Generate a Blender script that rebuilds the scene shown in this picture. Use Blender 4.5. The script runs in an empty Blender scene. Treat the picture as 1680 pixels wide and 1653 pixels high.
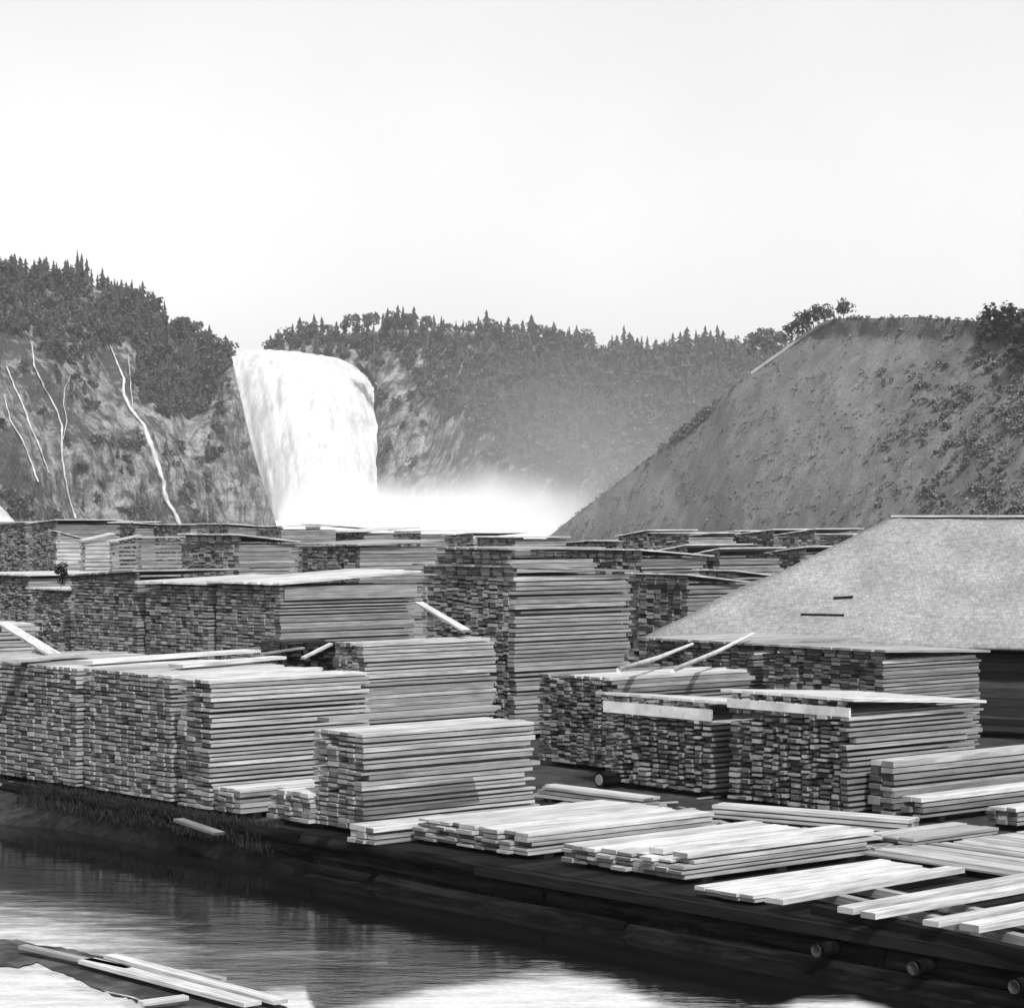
import bpy, math, random
import numpy as np
from mathutils import Vector, noise as mnoise

random.seed(11)
rng = np.random.default_rng(11)
R = math.radians
SC = bpy.context.scene
COL = SC.collection

# ------------------------------------------------------------------ camera, sky, sun, exposure
F, HC, HV, WPX = 3900.0, 5.3, 850.0, 1680.0
cam_d = bpy.data.cameras.new('camera')
cam = bpy.data.objects.new('camera', cam_d)
COL.objects.link(cam)
cam_d.sensor_width = 36.0
cam_d.lens = 36.0 * F / WPX
cam_d.shift_y = (HV - 826.5) / WPX
cam_d.clip_start = 0.5
cam_d.clip_end = 20000
cam.location = (0, 0, HC)
cam.rotation_euler = (R(90), 0, 0)
SC.camera = cam

SUN = Vector((0.17, -0.62, 0.77)).normalized()
world = bpy.data.worlds.new('World')
SC.world = world
world.use_nodes = True
wn, wl = world.node_tree.nodes, world.node_tree.links
wn.clear()
sky = wn.new('ShaderNodeTexSky')
sky.sky_type = 'NISHITA'
sky.sun_disc = False
sky.sun_elevation = math.asin(SUN.z)
sky.sun_rotation = math.atan2(SUN.x, SUN.y)
sky.dust_density = 1.5
sep = wn.new('ShaderNodeSeparateColor')        # a wet plate sees only the blue of the sky
wl.new(sky.outputs[0], sep.inputs[0])
bg = wn.new('ShaderNodeBackground')
bg.inputs['Strength'].default_value = 0.148
wtc = wn.new('ShaderNodeTexCoord')
wnz = wn.new('ShaderNodeTexNoise')             # very thin uneven cloud veil
wnz.inputs['Scale'].default_value = 5.0
wnz.inputs['Detail'].default_value = 4.0
wl.new(wtc.outputs['Generated'], wnz.inputs['Vector'])
wmr = wn.new('ShaderNodeMapRange')
wmr.inputs[1].default_value, wmr.inputs[2].default_value = .35, .7
wmr.inputs[3].default_value, wmr.inputs[4].default_value = 1.05, .95
wl.new(wnz.outputs['Fac'], wmr.inputs[0])
wmu = wn.new('ShaderNodeMath'); wmu.operation = 'MULTIPLY'
wl.new(sep.outputs['Blue'], wmu.inputs[0]); wl.new(wmr.outputs[0], wmu.inputs[1])
wl.new(wmu.outputs[0], bg.inputs['Color'])
wo = wn.new('ShaderNodeOutputWorld')
wl.new(bg.outputs[0], wo.inputs[0])

sd = bpy.data.lights.new('sun', 'SUN')
sd.energy = 3.4
sd.angle = R(0.6)
sd.color = (1, 1, 1)
so = bpy.data.objects.new('sun', sd)
so.rotation_euler = SUN.to_track_quat('Z', 'Y').to_euler()
so.location = (0, -50, 200)
COL.objects.link(so)

SC.view_settings.view_transform = 'Standard'
SC.view_settings.look = 'None'
SC.view_settings.exposure = 0.20
SC.view_settings.gamma = 1.0
SC.view_settings.use_curve_mapping = False
SC.render.engine = 'CYCLES'
cy = SC.cycles
cy.use_denoising = True
cy.max_bounces = 6
cy.diffuse_bounces = 3
cy.glossy_bounces = 3
cy.volume_bounces = 2
cy.transparent_max_bounces = 8
cy.caustics_reflective = False
cy.caustics_refractive = False


# ------------------------------------------------------------------ helpers
def P(u, v, Y):
    """photo direction (u, v) at distance Y as a world point"""
    return np.array(((u - 840.0) / F * Y, Y, HC - (v - HV) / F * Y))


def PG(u, v, z=0.0):
    """world point of the photo direction on the level z"""
    Y = F * (HC - z) / (v - HV)
    return P(u, v, Y)


def lerp(x, pts):
    return float(np.interp(x, [p[0] for p in pts], [p[1] for p in pts]))


def fbm(x, y, z=0.0, o=4):
    return mnoise.fractal(Vector((x, y, z)), 1.0, 2.0, o)


def tag(o, label=None, cat=None, group=None, kind=None):
    if label: o['label'] = label
    if cat: o['category'] = cat
    if group: o['group'] = group
    if kind: o['kind'] = kind
    return o


def link_mesh(name, me, mat=None, parent=None):
    o = bpy.data.objects.new(name, me)
    COL.objects.link(o)
    if mat is not None and not me.materials:
        me.materials.append(mat)
    if parent is not None:
        o.parent = parent
    return o


def mesh_arrays(name, V, Fc, smooth=False):
    """V: n x 3; Fc: list of faces or an m x k int array"""
    me = bpy.data.meshes.new(name)
    if isinstance(Fc, np.ndarray):
        m, k = Fc.shape
        me.vertices.add(len(V))
        me.vertices.foreach_set('co', np.asarray(V, np.float32).ravel())
        me.loops.add(m * k)
        me.loops.foreach_set('vertex_index', Fc.astype(np.int32).ravel())
        me.polygons.add(m)
        me.polygons.foreach_set('loop_start', np.arange(0, m * k, k, dtype=np.int32))
        me.update(calc_edges=True)
        me.validate()
    else:
        me.from_pydata([tuple(map(float, v)) for v in V], [], Fc)
        me.update()
    if smooth:
        me.polygons.foreach_set('use_smooth', np.ones(len(me.polygons), bool))
    return me


def empty(name, loc, rz=0.0):
    o = bpy.data.objects.new(name, None)
    o.location = [float(c) for c in loc]
    o.rotation_euler = (0, 0, rz)
    o.empty_display_size = 0.3
    COL.objects.link(o)
    return o


BOXF = np.array([[0, 3, 2, 1], [4, 5, 6, 7], [0, 1, 5, 4], [1, 2, 6, 5], [2, 3, 7, 6], [3, 0, 4, 7]])


class MB:
    """collects boxes and tubes into one mesh"""

    def __init__(self):
        self.v, self.f, self.n = [], [], 0

    def add(self, V, Fc):
        self.v.append(np.asarray(V, float))
        for f in Fc:
            self.f.append([int(i) + self.n for i in f])
        self.n += len(V)

    def box(self, x0, x1, y0, y1, z0, z1, dz=(0, 0, 0, 0)):
        V = [(x0, y0, z0 + dz[0]), (x1, y0, z0 + dz[1]), (x1, y1, z0 + dz[2]), (x0, y1, z0 + dz[3]),
             (x0, y0, z1 + dz[0]), (x1, y0, z1 + dz[1]), (x1, y1, z1 + dz[2]), (x0, y1, z1 + dz[3])]
        self.add(V, BOXF)

    def beam(self, a, b, w, h, up=(0, 0, 1)):
        a, b = np.asarray(a, float), np.asarray(b, float)
        d = (b - a) / np.linalg.norm(b - a)
        s = np.cross(d, np.asarray(up, float))
        s /= np.linalg.norm(s)
        t = np.cross(s, d)
        V = [p + s * sx * w / 2 + t * sz * h / 2 for sz in (-1, 1) for p, sx in ((a, -1), (b, -1), (b, 1), (a, 1))]
        self.add(V, BOXF[:, ::-1])

    def tube(self, pts, rad, n=8):
        pts = [np.asarray(p, float) for p in pts]
        base = self.n
        V, Fc = [], []
        for i, p in enumerate(pts):
            d = pts[min(i + 1, len(pts) - 1)] - pts[max(i - 1, 0)]
            d /= np.linalg.norm(d)
            ref = np.array((0, 0, 1.0)) if abs(d[2]) < .9 else np.array((1.0, 0, 0))
            s = np.cross(d, ref); s /= np.linalg.norm(s)
            t = np.cross(s, d)
            r = rad[i] if isinstance(rad, (list, tuple)) else rad
            for k in range(n):
                a = 2 * math.pi * k / n
                V.append(p + r * (s * math.cos(a) + t * math.sin(a)))
        m = len(pts)
        for i in range(m - 1):
            for k in range(n):
                Fc.append([i * n + k, i * n + (k + 1) % n, (i + 1) * n + (k + 1) % n, (i + 1) * n + k])
        Fc.append(list(range(n)))
        Fc.append([(m - 1) * n + k for k in range(n)][::-1])
        self.add(V, Fc)

    def build(self, name, mat, parent=None, smooth=False):
        me = mesh_arrays(name, np.concatenate(self.v), self.f, smooth)
        return link_mesh(name, me, mat, parent)


# ------------------------------------------------------------------ materials (all neutral grey: a wet-plate print)
def new_mat(name):
    m = bpy.data.materials.new(name)
    m.use_nodes = True
    nt = m.node_tree
    nt.nodes.clear()
    out = nt.nodes.new('ShaderNodeOutputMaterial')
    b = nt.nodes.new('ShaderNodeBsdfPrincipled')
    nt.links.new(b.outputs[0], out.inputs[0])
    b.inputs['Specular IOR Level'].default_value = 0.2
    b.inputs['Roughness'].default_value = 0.85
    return m, nt, b


def node(nt, typ, **kw):
    n = nt.nodes.new(typ)
    for k, v in kw.items():
        if k.startswith('i_'):
            n.inputs[int(k[2:]) if k[2:].isdigit() else k[2:]].default_value = v
        else:
            setattr(n, k, v)
    return n


def math_(nt, op, a, b=None, c=None, clamp=False):
    n = nt.nodes.new('ShaderNodeMath')
    n.operation = op
    n.use_clamp = clamp
    for i, x in enumerate((a, b, c)):
        if x is None: continue
        if isinstance(x, (int, float)): n.inputs[i].default_value = x
        else: nt.links.new(x, n.inputs[i])
    return n.outputs[0]


def ramp(nt, fac, stops):
    n = nt.nodes.new('ShaderNodeMapRange')
    n.interpolation_type = 'SMOOTHSTEP'
    nt.links.new(fac, n.inputs[0])
    (a, va), (b, vb) = stops
    n.inputs[1].default_value, n.inputs[2].default_value = a, b
    n.inputs[3].default_value, n.inputs[4].default_value = va, vb
    return n.outputs[0]


def mixf(nt, f, a, b):
    n = nt.nodes.new('ShaderNodeMix')
    n.data_type = 'FLOAT'
    for i, x in ((0, f), (2, a), (3, b)):
        if isinstance(x, (int, float)): n.inputs[i].default_value = x
        else: nt.links.new(x, n.inputs[i])
    return n.outputs[0]


def noise_tex(nt, vec, scale, detail=4, rough=.55, map_scale=None, loc=None):
    if map_scale is not None or loc is not None:
        mp = nt.nodes.new('ShaderNodeMapping')
        nt.links.new(vec, mp.inputs[0])
        if map_scale is not None: mp.inputs['Scale'].default_value = map_scale
        if loc is not None: nt.links.new(loc, mp.inputs['Location'])
        vec = mp.outputs[0]
    n = nt.nodes.new('ShaderNodeTexNoise')
    n.inputs['Scale'].default_value = scale
    n.inputs['Detail'].default_value = detail
    n.inputs['Roughness'].default_value = rough
    nt.links.new(vec, n.inputs['Vector'])
    return n.outputs['Fac']


def set_val(nt, b, val):
    nt.links.new(val, b.inputs['Base Color'])


def bump(nt, b, h, strength, dist):
    n = nt.nodes.new('ShaderNodeBump')
    n.inputs['Strength'].default_value = strength
    n.inputs['Distance'].default_value = dist
    nt.links.new(h, n.inputs['Height'])
    nt.links.new(n.outputs[0], b.inputs['Normal'])


def wood(name, base, var, end, endvar, power=1.3):
    """sawn boards lying along local x: grain along x, every board its own tone, end grain on the x faces"""
    m, nt, b = new_mat(name)
    tc = nt.nodes.new('ShaderNodeTexCoord')
    geo = nt.nodes.new('ShaderNodeNewGeometry')
    oi = nt.nodes.new('ShaderNodeObjectInfo')
    rnd = math_(nt, 'FRACT', math_(nt, 'ADD', geo.outputs['Random Per Island'], oi.outputs['Random']))
    rnd2 = math_(nt, 'FRACT', math_(nt, 'MULTIPLY', rnd, 7.31))
    off = math_(nt, 'MULTIPLY', rnd, 40.0)
    g = noise_tex(nt, tc.outputs['Object'], 1.0, 5, .6, (1.1, 26, 26), off)
    blotch = noise_tex(nt, tc.outputs['Object'], 1.0, 3, .6, (1.4, 2.2, 2.2), off)
    tone = math_(nt, 'MULTIPLY_ADD', rnd, 2 * var * base, base * (1 - var))
    tone = math_(nt, 'MULTIPLY', tone, ramp(nt, g, ((.28, .55), (.72, 1.25))))
    tone = math_(nt, 'MULTIPLY', tone, ramp(nt, blotch, ((.25, .84), (.7, 1.08))))
    e = math_(nt, 'MULTIPLY_ADD', math_(nt, 'POWER', rnd2, power), endvar, end)
    e = math_(nt, 'MULTIPLY', e, ramp(nt, blotch, ((.3, .75), (.7, 1.15))))
    sx = nt.nodes.new('ShaderNodeSeparateXYZ')
    nt.links.new(tc.outputs['Normal'], sx.inputs[0])
    isend = math_(nt, 'GREATER_THAN', math_(nt, 'ABSOLUTE', sx.outputs[0]), .7)
    set_val(nt, b, mixf(nt, isend, tone, e))
    bump(nt, b, g, .35, .01)
    return m


def plain(name, lo, hi, scale, detail=5, coords='Object', rough=.9, bstr=.3, bdist=.05, mscale=None, k=(.35, .68)):
    m, nt, b = new_mat(name)
    tc = nt.nodes.new('ShaderNodeTexCoord')
    n = noise_tex(nt, tc.outputs[coords], scale, detail, .62, mscale)
    set_val(nt, b, ramp(nt, n, ((k[0], lo), (k[1], hi))))
    b.inputs['Roughness'].default_value = rough
    if bstr: bump(nt, b, n, bstr, bdist)
    return m


M = {}
M['deal'] = wood('sawn_deals', .38, .30, .10, .30)
M['deal_old'] = wood('weathered_deals', .28, .30, .11, .25)
M['deal_dark'] = wood('damp_deals', .24, .35, .05, .34, 1.6)
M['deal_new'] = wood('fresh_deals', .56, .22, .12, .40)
M['roofing'] = wood('roof_boards', .56, .18, .5, .25)
M['roofing_old'] = wood('old_roof_boards', .36, .25, .15, .2)
M['timber'] = wood('wet_timber', .013, .5, .01, .03)
M['log'] = plain('wet_log_bark', .003, .018, 3.0, mscale=(.4, 4, 4))
for _m in ('log', 'timber'):
    M[_m].node_tree.nodes['Principled BSDF'].inputs['Specular IOR Level'].default_value = .05
M['deck'] = wood('wharf_deck', .016, .4, .01, .03)
M['deck'].node_tree.nodes['Principled BSDF'].inputs['Specular IOR Level'].default_value = .05
M['log_end'] = plain('log_end_grain', .02, .10, 6.0)

def ground_mat():
    m, nt, b = new_mat('yard_ground')
    geo = nt.nodes.new('ShaderNodeNewGeometry')
    n1 = noise_tex(nt, geo.outputs['Position'], .25, 6, .65)
    n2 = noise_tex(nt, geo.outputs['Position'], 3.0, 5, .7)
    set_val(nt, b, math_(nt, 'MULTIPLY', ramp(nt, n1, ((.35, .02), (.65, .06))), ramp(nt, n2, ((.3, .6), (.7, 1.3)))))
    bump(nt, b, n2, .5, .05)
    return m
M['ground'] = ground_mat()

def bank_mat():
    """mud, near black towards the right, greyer towards the left"""
    m, nt, b = new_mat('muddy_bank')
    geo = nt.nodes.new('ShaderNodeNewGeometry')
    pos = geo.outputs['Position']
    sx = nt.nodes.new('ShaderNodeSeparateXYZ'); nt.links.new(pos, sx.inputs[0])
    n1 = noise_tex(nt, pos, .9, 6, .7)
    n2 = noise_tex(nt, pos, 7.0, 5, .7)
    st = noise_tex(nt, pos, 1.0, 5, .65, (.5, 2.6, 2.0))
    dark = math_(nt, 'MULTIPLY', ramp(nt, n1, ((.35, .002), (.7, .012))), ramp(nt, n2, ((.3, .4), (.7, 2.2))))
    mid = math_(nt, 'MULTIPLY', ramp(nt, st, ((.3, .015), (.7, .06))), ramp(nt, n2, ((.3, .7), (.7, 1.3))))
    pale = ramp(nt, st, ((.34, .07), (.66, .36)))
    kx = math_(nt, 'ADD', math_(nt, 'MULTIPLY_ADD', sx.outputs[1], .5, -19.0), math_(nt, 'ADD', sx.outputs[0], math_(nt, 'MULTIPLY', math_(nt, 'SUBTRACT', n1, .5), 2.4)))
    f1 = ramp(nt, kx, ((-6.2, 1.0), (-3.4, 0.0)))
    ky = math_(nt, 'ADD', math_(nt, 'ADD', sx.outputs[1], math_(nt, 'MULTIPLY', sx.outputs[0], .75)), math_(nt, 'MULTIPLY', math_(nt, 'SUBTRACT', st, .5), 9.0))
    f2 = ramp(nt, ky, ((29.5, 1.0), (37.0, 0.0)))
    set_val(nt, b, mixf(nt, f1, dark, mid))  # near black to the right, greyer to the left
    b.inputs['Roughness'].default_value = .9
    b.inputs['Specular IOR Level'].default_value = .04
    bump(nt, b, n2, 1.0, .07)
    return m
M['bank'] = bank_mat()

def cliff_mat(name, rock_lo, rock_hi, veg, cover, s=.02):
    """bare rock with ledges, cracks and streaks, green in its patches; cover: (x, share), (x, share)"""
    m, nt, b = new_mat(name)
    geo = nt.nodes.new('ShaderNodeNewGeometry')
    pos = geo.outputs['Position']
    sx = nt.nodes.new('ShaderNodeSeparateXYZ'); nt.links.new(pos, sx.inputs[0])
    big = noise_tex(nt, pos, s, 5, .6)
    fine = noise_tex(nt, pos, s * 9, 7, .75)
    grit = noise_tex(nt, pos, .9, 5, .75)
    streak = noise_tex(nt, pos, s * 9, 5, .65, (1.3, 1, .14))
    bed = noise_tex(nt, pos, s * 6, 4, .6, (.25, 1, 2.2))
    vor = nt.nodes.new('ShaderNodeTexVoronoi'); vor.feature = 'DISTANCE_TO_EDGE'
    mp = nt.nodes.new('ShaderNodeMapping'); nt.links.new(pos, mp.inputs[0]); mp.inputs['Scale'].default_value = (1, 1, .45)
    nt.links.new(mp.outputs[0], vor.inputs['Vector']); vor.inputs['Scale'].default_value = .11
    crack = ramp(nt, math_(nt, 'ADD', vor.outputs['Distance'], math_(nt, 'MULTIPLY_ADD', fine, .6, -.3)), ((.0, .55), (.10, 1.0)))
    rock = ramp(nt, math_(nt, 'ADD', math_(nt, 'MULTIPLY', streak, .6), math_(nt, 'MULTIPLY', bed, .4)), ((.36, rock_lo), (.64, rock_hi)))
    rock = math_(nt, 'MULTIPLY', math_(nt, 'MULTIPLY', rock, crack), ramp(nt, grit, ((.3, .6), (.7, 1.35))))
    mix = math_(nt, 'ADD', math_(nt, 'MULTIPLY', big, .55), math_(nt, 'MULTIPLY', fine, .45))
    cov = ramp(nt, sx.outputs[0], cover)
    isveg = ramp(nt, math_(nt, 'SUBTRACT', cov, mix), ((-.03, 0.0), (.03, 1.0)))
    vv = math_(nt, 'MULTIPLY', ramp(nt, grit, ((.3, .45), (.7, 1.6))), veg)
    set_val(nt, b, mixf(nt, isveg, rock, vv))
    bump(nt, b, math_(nt, 'ADD', fine, math_(nt, 'MULTIPLY', streak, .6)), .9, 3.0)
    return m
M['cliff_west'] = cliff_mat('cliff_rock', .075, .40, .07, ((-200, .50), (-100, .46)), .022)
M['cliff_mid'] = cliff_mat('wooded_cliff', .06, .42, .06, ((-48, .36), (-8, .56)), .018)

def scrub_mat():
    m, nt, b = new_mat('hill_scrub')
    geo = nt.nodes.new('ShaderNodeNewGeometry')
    pos = geo.outputs['Position']
    big = noise_tex(nt, pos, .03, 4, .6)
    fine = noise_tex(nt, pos, 1.7, 7, .8)
    streak = noise_tex(nt, pos, .22, 5, .65, (1, 1, .22))
    v = math_(nt, 'MULTIPLY', ramp(nt, big, ((.34, .155), (.66, .225))), ramp(nt, fine, ((.3, .68), (.7, 1.32))))
    v = math_(nt, 'MULTIPLY', v, ramp(nt, streak, ((.32, .8), (.68, 1.18))))
    set_val(nt, b, v)
    bump(nt, b, fine, .9, .8)
    return m
M['scrub'] = scrub_mat()

def leaf_mat(name, lo, hi):
    m, nt, b = new_mat(name)
    geo = nt.nodes.new('ShaderNodeNewGeometry')
    n = noise_tex(nt, geo.outputs['Position'], .12, 3, .6)
    r = math_(nt, 'ADD', math_(nt, 'MULTIPLY', geo.outputs['Random Per Island'], .5), math_(nt, 'MULTIPLY', n, .5))
    set_val(nt, b, ramp(nt, r, ((.2, lo), (.8, hi))))
    return m
M['needles'] = leaf_mat('spruce_needles', .024, .07)
M['leaves'] = leaf_mat('broad_leaves', .035, .105)
M['leaves_dark'] = leaf_mat('dark_leaves', .012, .05)
M['leaves_scrub'] = leaf_mat('scrub_leaves', .10, .22)
M['grass'] = leaf_mat('bank_grass', .006, .04)
M['bark'] = plain('bark', .04, .1, 2.0, mscale=(4, 4, .6))

def falls_mat(name, lo, hi):
    m, nt, b = new_mat(name)
    tc = nt.nodes.new('ShaderNodeTexCoord')
    geo = nt.nodes.new('ShaderNodeNewGeometry')
    n = noise_tex(nt, geo.outputs['Position'], .22, 7, .7, (1, 1, .07))
    n2 = noise_tex(nt, geo.outputs['Position'], .5, 5, .7, (1, 1, .3))
    v = math_(nt, 'ADD', math_(nt, 'MULTIPLY', n, .6), math_(nt, 'MULTIPLY', n2, .4))
    set_val(nt, b, ramp(nt, v, ((.36, lo), (.6, hi))))
    b.inputs['Roughness'].default_value = .6
    bump(nt, b, v, .2, .8)
    return m
M['falls'] = falls_mat('falling_water', .42, .69)
M['trickle'] = falls_mat('thin_water', .32, .7)
M['foam'] = plain('foam', .7, .92, .08, coords='Object', bstr=.4, bdist=.5)

def water_mat():
    m, nt, b = new_mat('still_water')
    geo = nt.nodes.new('ShaderNodeNewGeometry')
    pos = geo.outputs['Position']
    sx = nt.nodes.new('ShaderNodeSeparateXYZ'); nt.links.new(pos, sx.inputs[0])
    ripple = noise_tex(nt, pos, 1.0, 4, .6, (1.0, 3.0, 1))
    small = noise_tex(nt, pos, 1.0, 3, .6, (5, 11, 1))
    patch = noise_tex(nt, pos, .3, 4, .6, (.6, 1.4, 1))
    k = math_(nt, 'ADD', math_(nt, 'MULTIPLY_ADD', sx.outputs[1], .9, -34.0), math_(nt, 'ADD', sx.outputs[0], math_(nt, 'MULTIPLY', math_(nt, 'SUBTRACT', patch, .5), 5.0)))
    amt = ramp(nt, k, ((-9.0, 1.0), (-4.0, .05)))
    h = math_(nt, 'MULTIPLY', math_(nt, 'ADD', ripple, math_(nt, 'MULTIPLY', small, .3)), amt)
    b.inputs['Base Color'].default_value = (.006, .006, .006, 1)
    b.inputs['Roughness'].default_value = .04
    b.inputs['IOR'].default_value = 3.6
    b.inputs['Specular IOR Level'].default_value = .5
    bump(nt, b, h, 1.0, .028)
    return m
M['water'] = water_mat()

def shingle_mat():
    m, nt, b = new_mat('weathered_shingles')
    tc = nt.nodes.new('ShaderNodeTexCoord')
    br = nt.nodes.new('ShaderNodeTexBrick')
    nt.links.new(tc.outputs['UV'], br.inputs['Vector'])
    br.inputs['Scale'].default_value = 1.0
    br.inputs['Brick Width'].default_value = .11
    br.inputs['Row Height'].default_value = .13
    br.inputs['Mortar Size'].default_value = .006
    br.inputs['Color1'].default_value = (.25, .25, .25, 1)
    br.inputs['Color2'].default_value = (.31, .31, .31, 1)
    br.inputs['Mortar'].default_value = (.21, .21, .21, 1)
    sc = nt.nodes.new('ShaderNodeSeparateColor')
    nt.links.new(br.outputs['Color'], sc.inputs[0])
    n = noise_tex(nt, tc.outputs['UV'], .5, 5, .65)
    n2 = noise_tex(nt, tc.outputs['UV'], 7, 6, .8)
    v = math_(nt, 'MULTIPLY', sc.outputs[0], ramp(nt, n, ((.3, .8), (.7, 1.15))))
    v = math_(nt, 'MULTIPLY', v, ramp(nt, n2, ((.3, .7), (.7, 1.3))))
    set_val(nt, b, v)
    bump(nt, b, math_(nt, 'ADD', br.outputs['Fac'], n2), .3, .015)
    return m
M['shingles'] = shingle_mat()
M['shed_wall'] = wood('tarred_wall_boards', .045, .5, .03, .04)
M['white_wall'] = plain('whitewash', .6, .75, 1.0, bstr=0)
M['path'] = plain('bare_earth', .22, .34, .3)
M['sawdust'] = plain('sawdust', .4, .6, .8)
M['sand_mud'] = plain('wet_mud', .03, .10, 2.2)


# ------------------------------------------------------------------ ground, bank, water
A_DIR = np.array((4513 / F, 1.0, 0)); A_DIR /= np.linalg.norm(A_DIR)      # the way the boards lie
E_DIR = np.array((A_DIR[1], -A_DIR[0], 0))                                 # along the wharf edge, coming nearer
A_ANG = math.atan2(A_DIR[1], A_DIR[0])
E_ANG = math.atan2(E_DIR[1], E_DIR[0])
EDGE0 = PG(345, 1339)
WZ = -0.65                                                                # water level


def edge_u(s):
    p = EDGE0 + E_DIR * s
    return 840 + F * p[0] / p[1] if p[1] > 4 else 3000


WLINE = [(-400, 1352), (0, 1352), (200, 1370), (345, 1390), (430, 1402), (500, 1412), (540, 1398), (600, 1385), (3000, 1400)]


def bank_width(s):
    """how far the mud reaches from the wharf edge to the water line"""
    p0 = EDGE0 + E_DIR * s
    lo, hi = .4, 16.0
    for t in np.arange(.4, 16, .05):
        p = p0 - A_DIR * t
        if p[1] < 4: return float(t)
        u, v = 840 + F * p[0] / p[1], HV + F * (HC - WZ) / p[1]
        if v >= lerp(u, WLINE): return float(t)
    return 16.0


BW_S = np.concatenate([[-4000, -1500, -600, -250, -120, -70], np.arange(-40, 30.01, .2), [45, 80, 200, 800]])
BW_B = [bank_width(min(28, max(-30, s))) for s in BW_S]


def bank_z(s, q, b):
    drop = .5 * min(1, max(0, (s - 1.0) / 2.0)) * min(1, q * b / .1)
    prof = q ** .62 if s < 2 else q ** .8
    z = -.03 - drop + (WZ + .03 + drop) * min(1, prof) * 1.0 - 1.2 * max(0, q - 1)
    return z + (.07 * fbm(s * 1.3, q * b * .9, 7.7) + .03 * fbm(s * 4, q * b * 3, 3)) * min(1, q * 5) * max(.25, min(1, 1.2 - q))


def build_ground():
    ss = BW_S
    tt = [2600, 1500, 600, 250, 100, 40, 15, 5, 2, .6, .12]
    qs = np.concatenate([[0, .02, .05], np.linspace(.08, 1.0, 26), [1.06, 1.15, 1.4]])
    V, nrow = [], None
    for s, b in zip(ss, BW_B):
        row = []
        for t in tt:
            p = EDGE0 + E_DIR * s + A_DIR * t
            row.append((p[0], p[1], -.02))
        for q in qs:
            p = EDGE0 + E_DIR * s + A_DIR * (.05 - b * q)
            row.append((p[0], p[1], bank_z(s, q, b)))
        V += row
        nrow = len(row)
    Fc = []
    for i in range(len(ss) - 1):
        for j in range(nrow - 1):
            a = i * nrow + j
            Fc.append((a, a + 1, a + nrow + 1, a + nrow))
    V = np.array(V)
    me = mesh_arrays('ground', V, np.array(Fc), True)
    me.materials.append(M['ground']); me.materials.append(M['bank'])
    mi = np.zeros(len(Fc), np.int32)
    mi[np.arange(len(Fc)) % (nrow - 1) >= len(tt)] = 1
    me.polygons.foreach_set('material_index', mi)
    o = link_mesh('ground', me)
    tag(o, kind='structure')


build_ground()
V = [(-400, -55, WZ), (300, -55, WZ), (300, 140, WZ), (-400, 140, WZ)]
o = link_mesh('water', mesh_arrays('water', V, [(0, 1, 2, 3)]), M['water'])
tag(o, kind='structure')


# ------------------------------------------------------------------ hills and cliffs: lofted columns with real distances
class Hill:
    def __init__(self, skyline, base_y, setback, curve, bump_amp, bump_f, seed, vbase=None, narrow=None):
        self.narrow = narrow
        self.sk, self.by, self.sb, self.cv = skyline, base_y, setback, curve
        self.amp, self.bf, self.seed, self.vb = bump_amp, bump_f, seed, vbase

    def base_v(self, u):
        return HV + F * (HC + 3.0) / lerp(u, self.by)

    def vs(self, u):
        return lerp(u, self.sk)

    def depth(self, u, v):
        vb, vs = self.base_v(u), self.vs(u)
        h = (vb - v)
        full = self.sb[2]
        q = max(0.0, min(1.0, h / full))
        Yb = lerp(u, self.by)
        set_ = (self.sb[0] * q + self.sb[1] * q ** self.cv) * (lerp(u, self.narrow) if self.narrow else 1.0)
        n = fbm(u * self.bf, v * self.bf * .6, self.seed, 5) + (.5 * abs(fbm(u * .05 + v * .02, v * .006, 4.0, 4)) if self.seed == 8.0 else 0) + .35 * abs(fbm(u * self.bf * 3.1, v * self.bf * .9, self.seed + 9, 3))
        return Yb + set_ - self.amp * n * min(1.0, h / 60.0 + .15)

    def point(self, u, v, lift=0.0):
        return P(u, v, self.depth(u, v) - lift)

    def build(self, name, us, nq, mat, back=((30, 2), (140, 12), (500, 60))):
        V = []
        for u in us:
            vb, vs = self.base_v(u), self.vs(u)
            top = None
            for k in range(nq + 1):
                v = vb + (vs - vb) * k / nq
                p = self.point(u, v)
                V.append(p)
                top = p
            for dy, dz in back:
                d = np.array(((u - 840) / F, 1.0, 0))
                V.append(top + d * dy - np.array((0, 0, dz * 1.0)) * min(1, max(.15, top[2] / 40)))
        n = nq + 1 + len(back)
        Fc = [(i * n + j, (i + 1) * n + j, (i + 1) * n + j + 1, i * n + j + 1) for i in range(len(us) - 1) for j in range(n - 1)]
        o = link_mesh(name, mesh_arrays(name, np.array(V), np.array(Fc), True), mat)
        tag(o, kind='structure')
        return o


WEST = Hill([(-700, 400), (-250, 440), (-60, 440), (0, 440), (60, 452), (120, 452), (170, 475), (225, 488), (262, 505), (274, 540), (290, 543), (325, 545), (350, 562), (379, 582),
             (392, 640), (408, 710), (424, 770), (440, 820), (456, 868), (466, 872.5)],
            [(-700, 600), (0, 800), (200, 880), (340, 930), (385, 948), (425, 962), (466, 985)], (45, 75, 420), 2.2, 11.0, .012, 2.0, None, [(330, 1.0), (385, .55), (430, .35), (466, .3)])
MID = Hill([(340, 590), (372, 584), (430, 581), (445, 566), (480, 556), (540, 548), (600, 545), (660, 540), (760, 545), (860, 550), (930, 556), (985, 582), (1010, 580), (1060, 580), (1130, 572), (1240, 572), (1330, 572), (1500, 570)],
           [(340, 1110), (560, 1105), (606, 1098), (617, 1062), (640, 1050), (700, 1030), (760, 985), (850, 955), (1000, 900), (1200, 840), (1500, 780)], (50, 70, 320), 1.6, 10.0, .013, 5.0)
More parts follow.
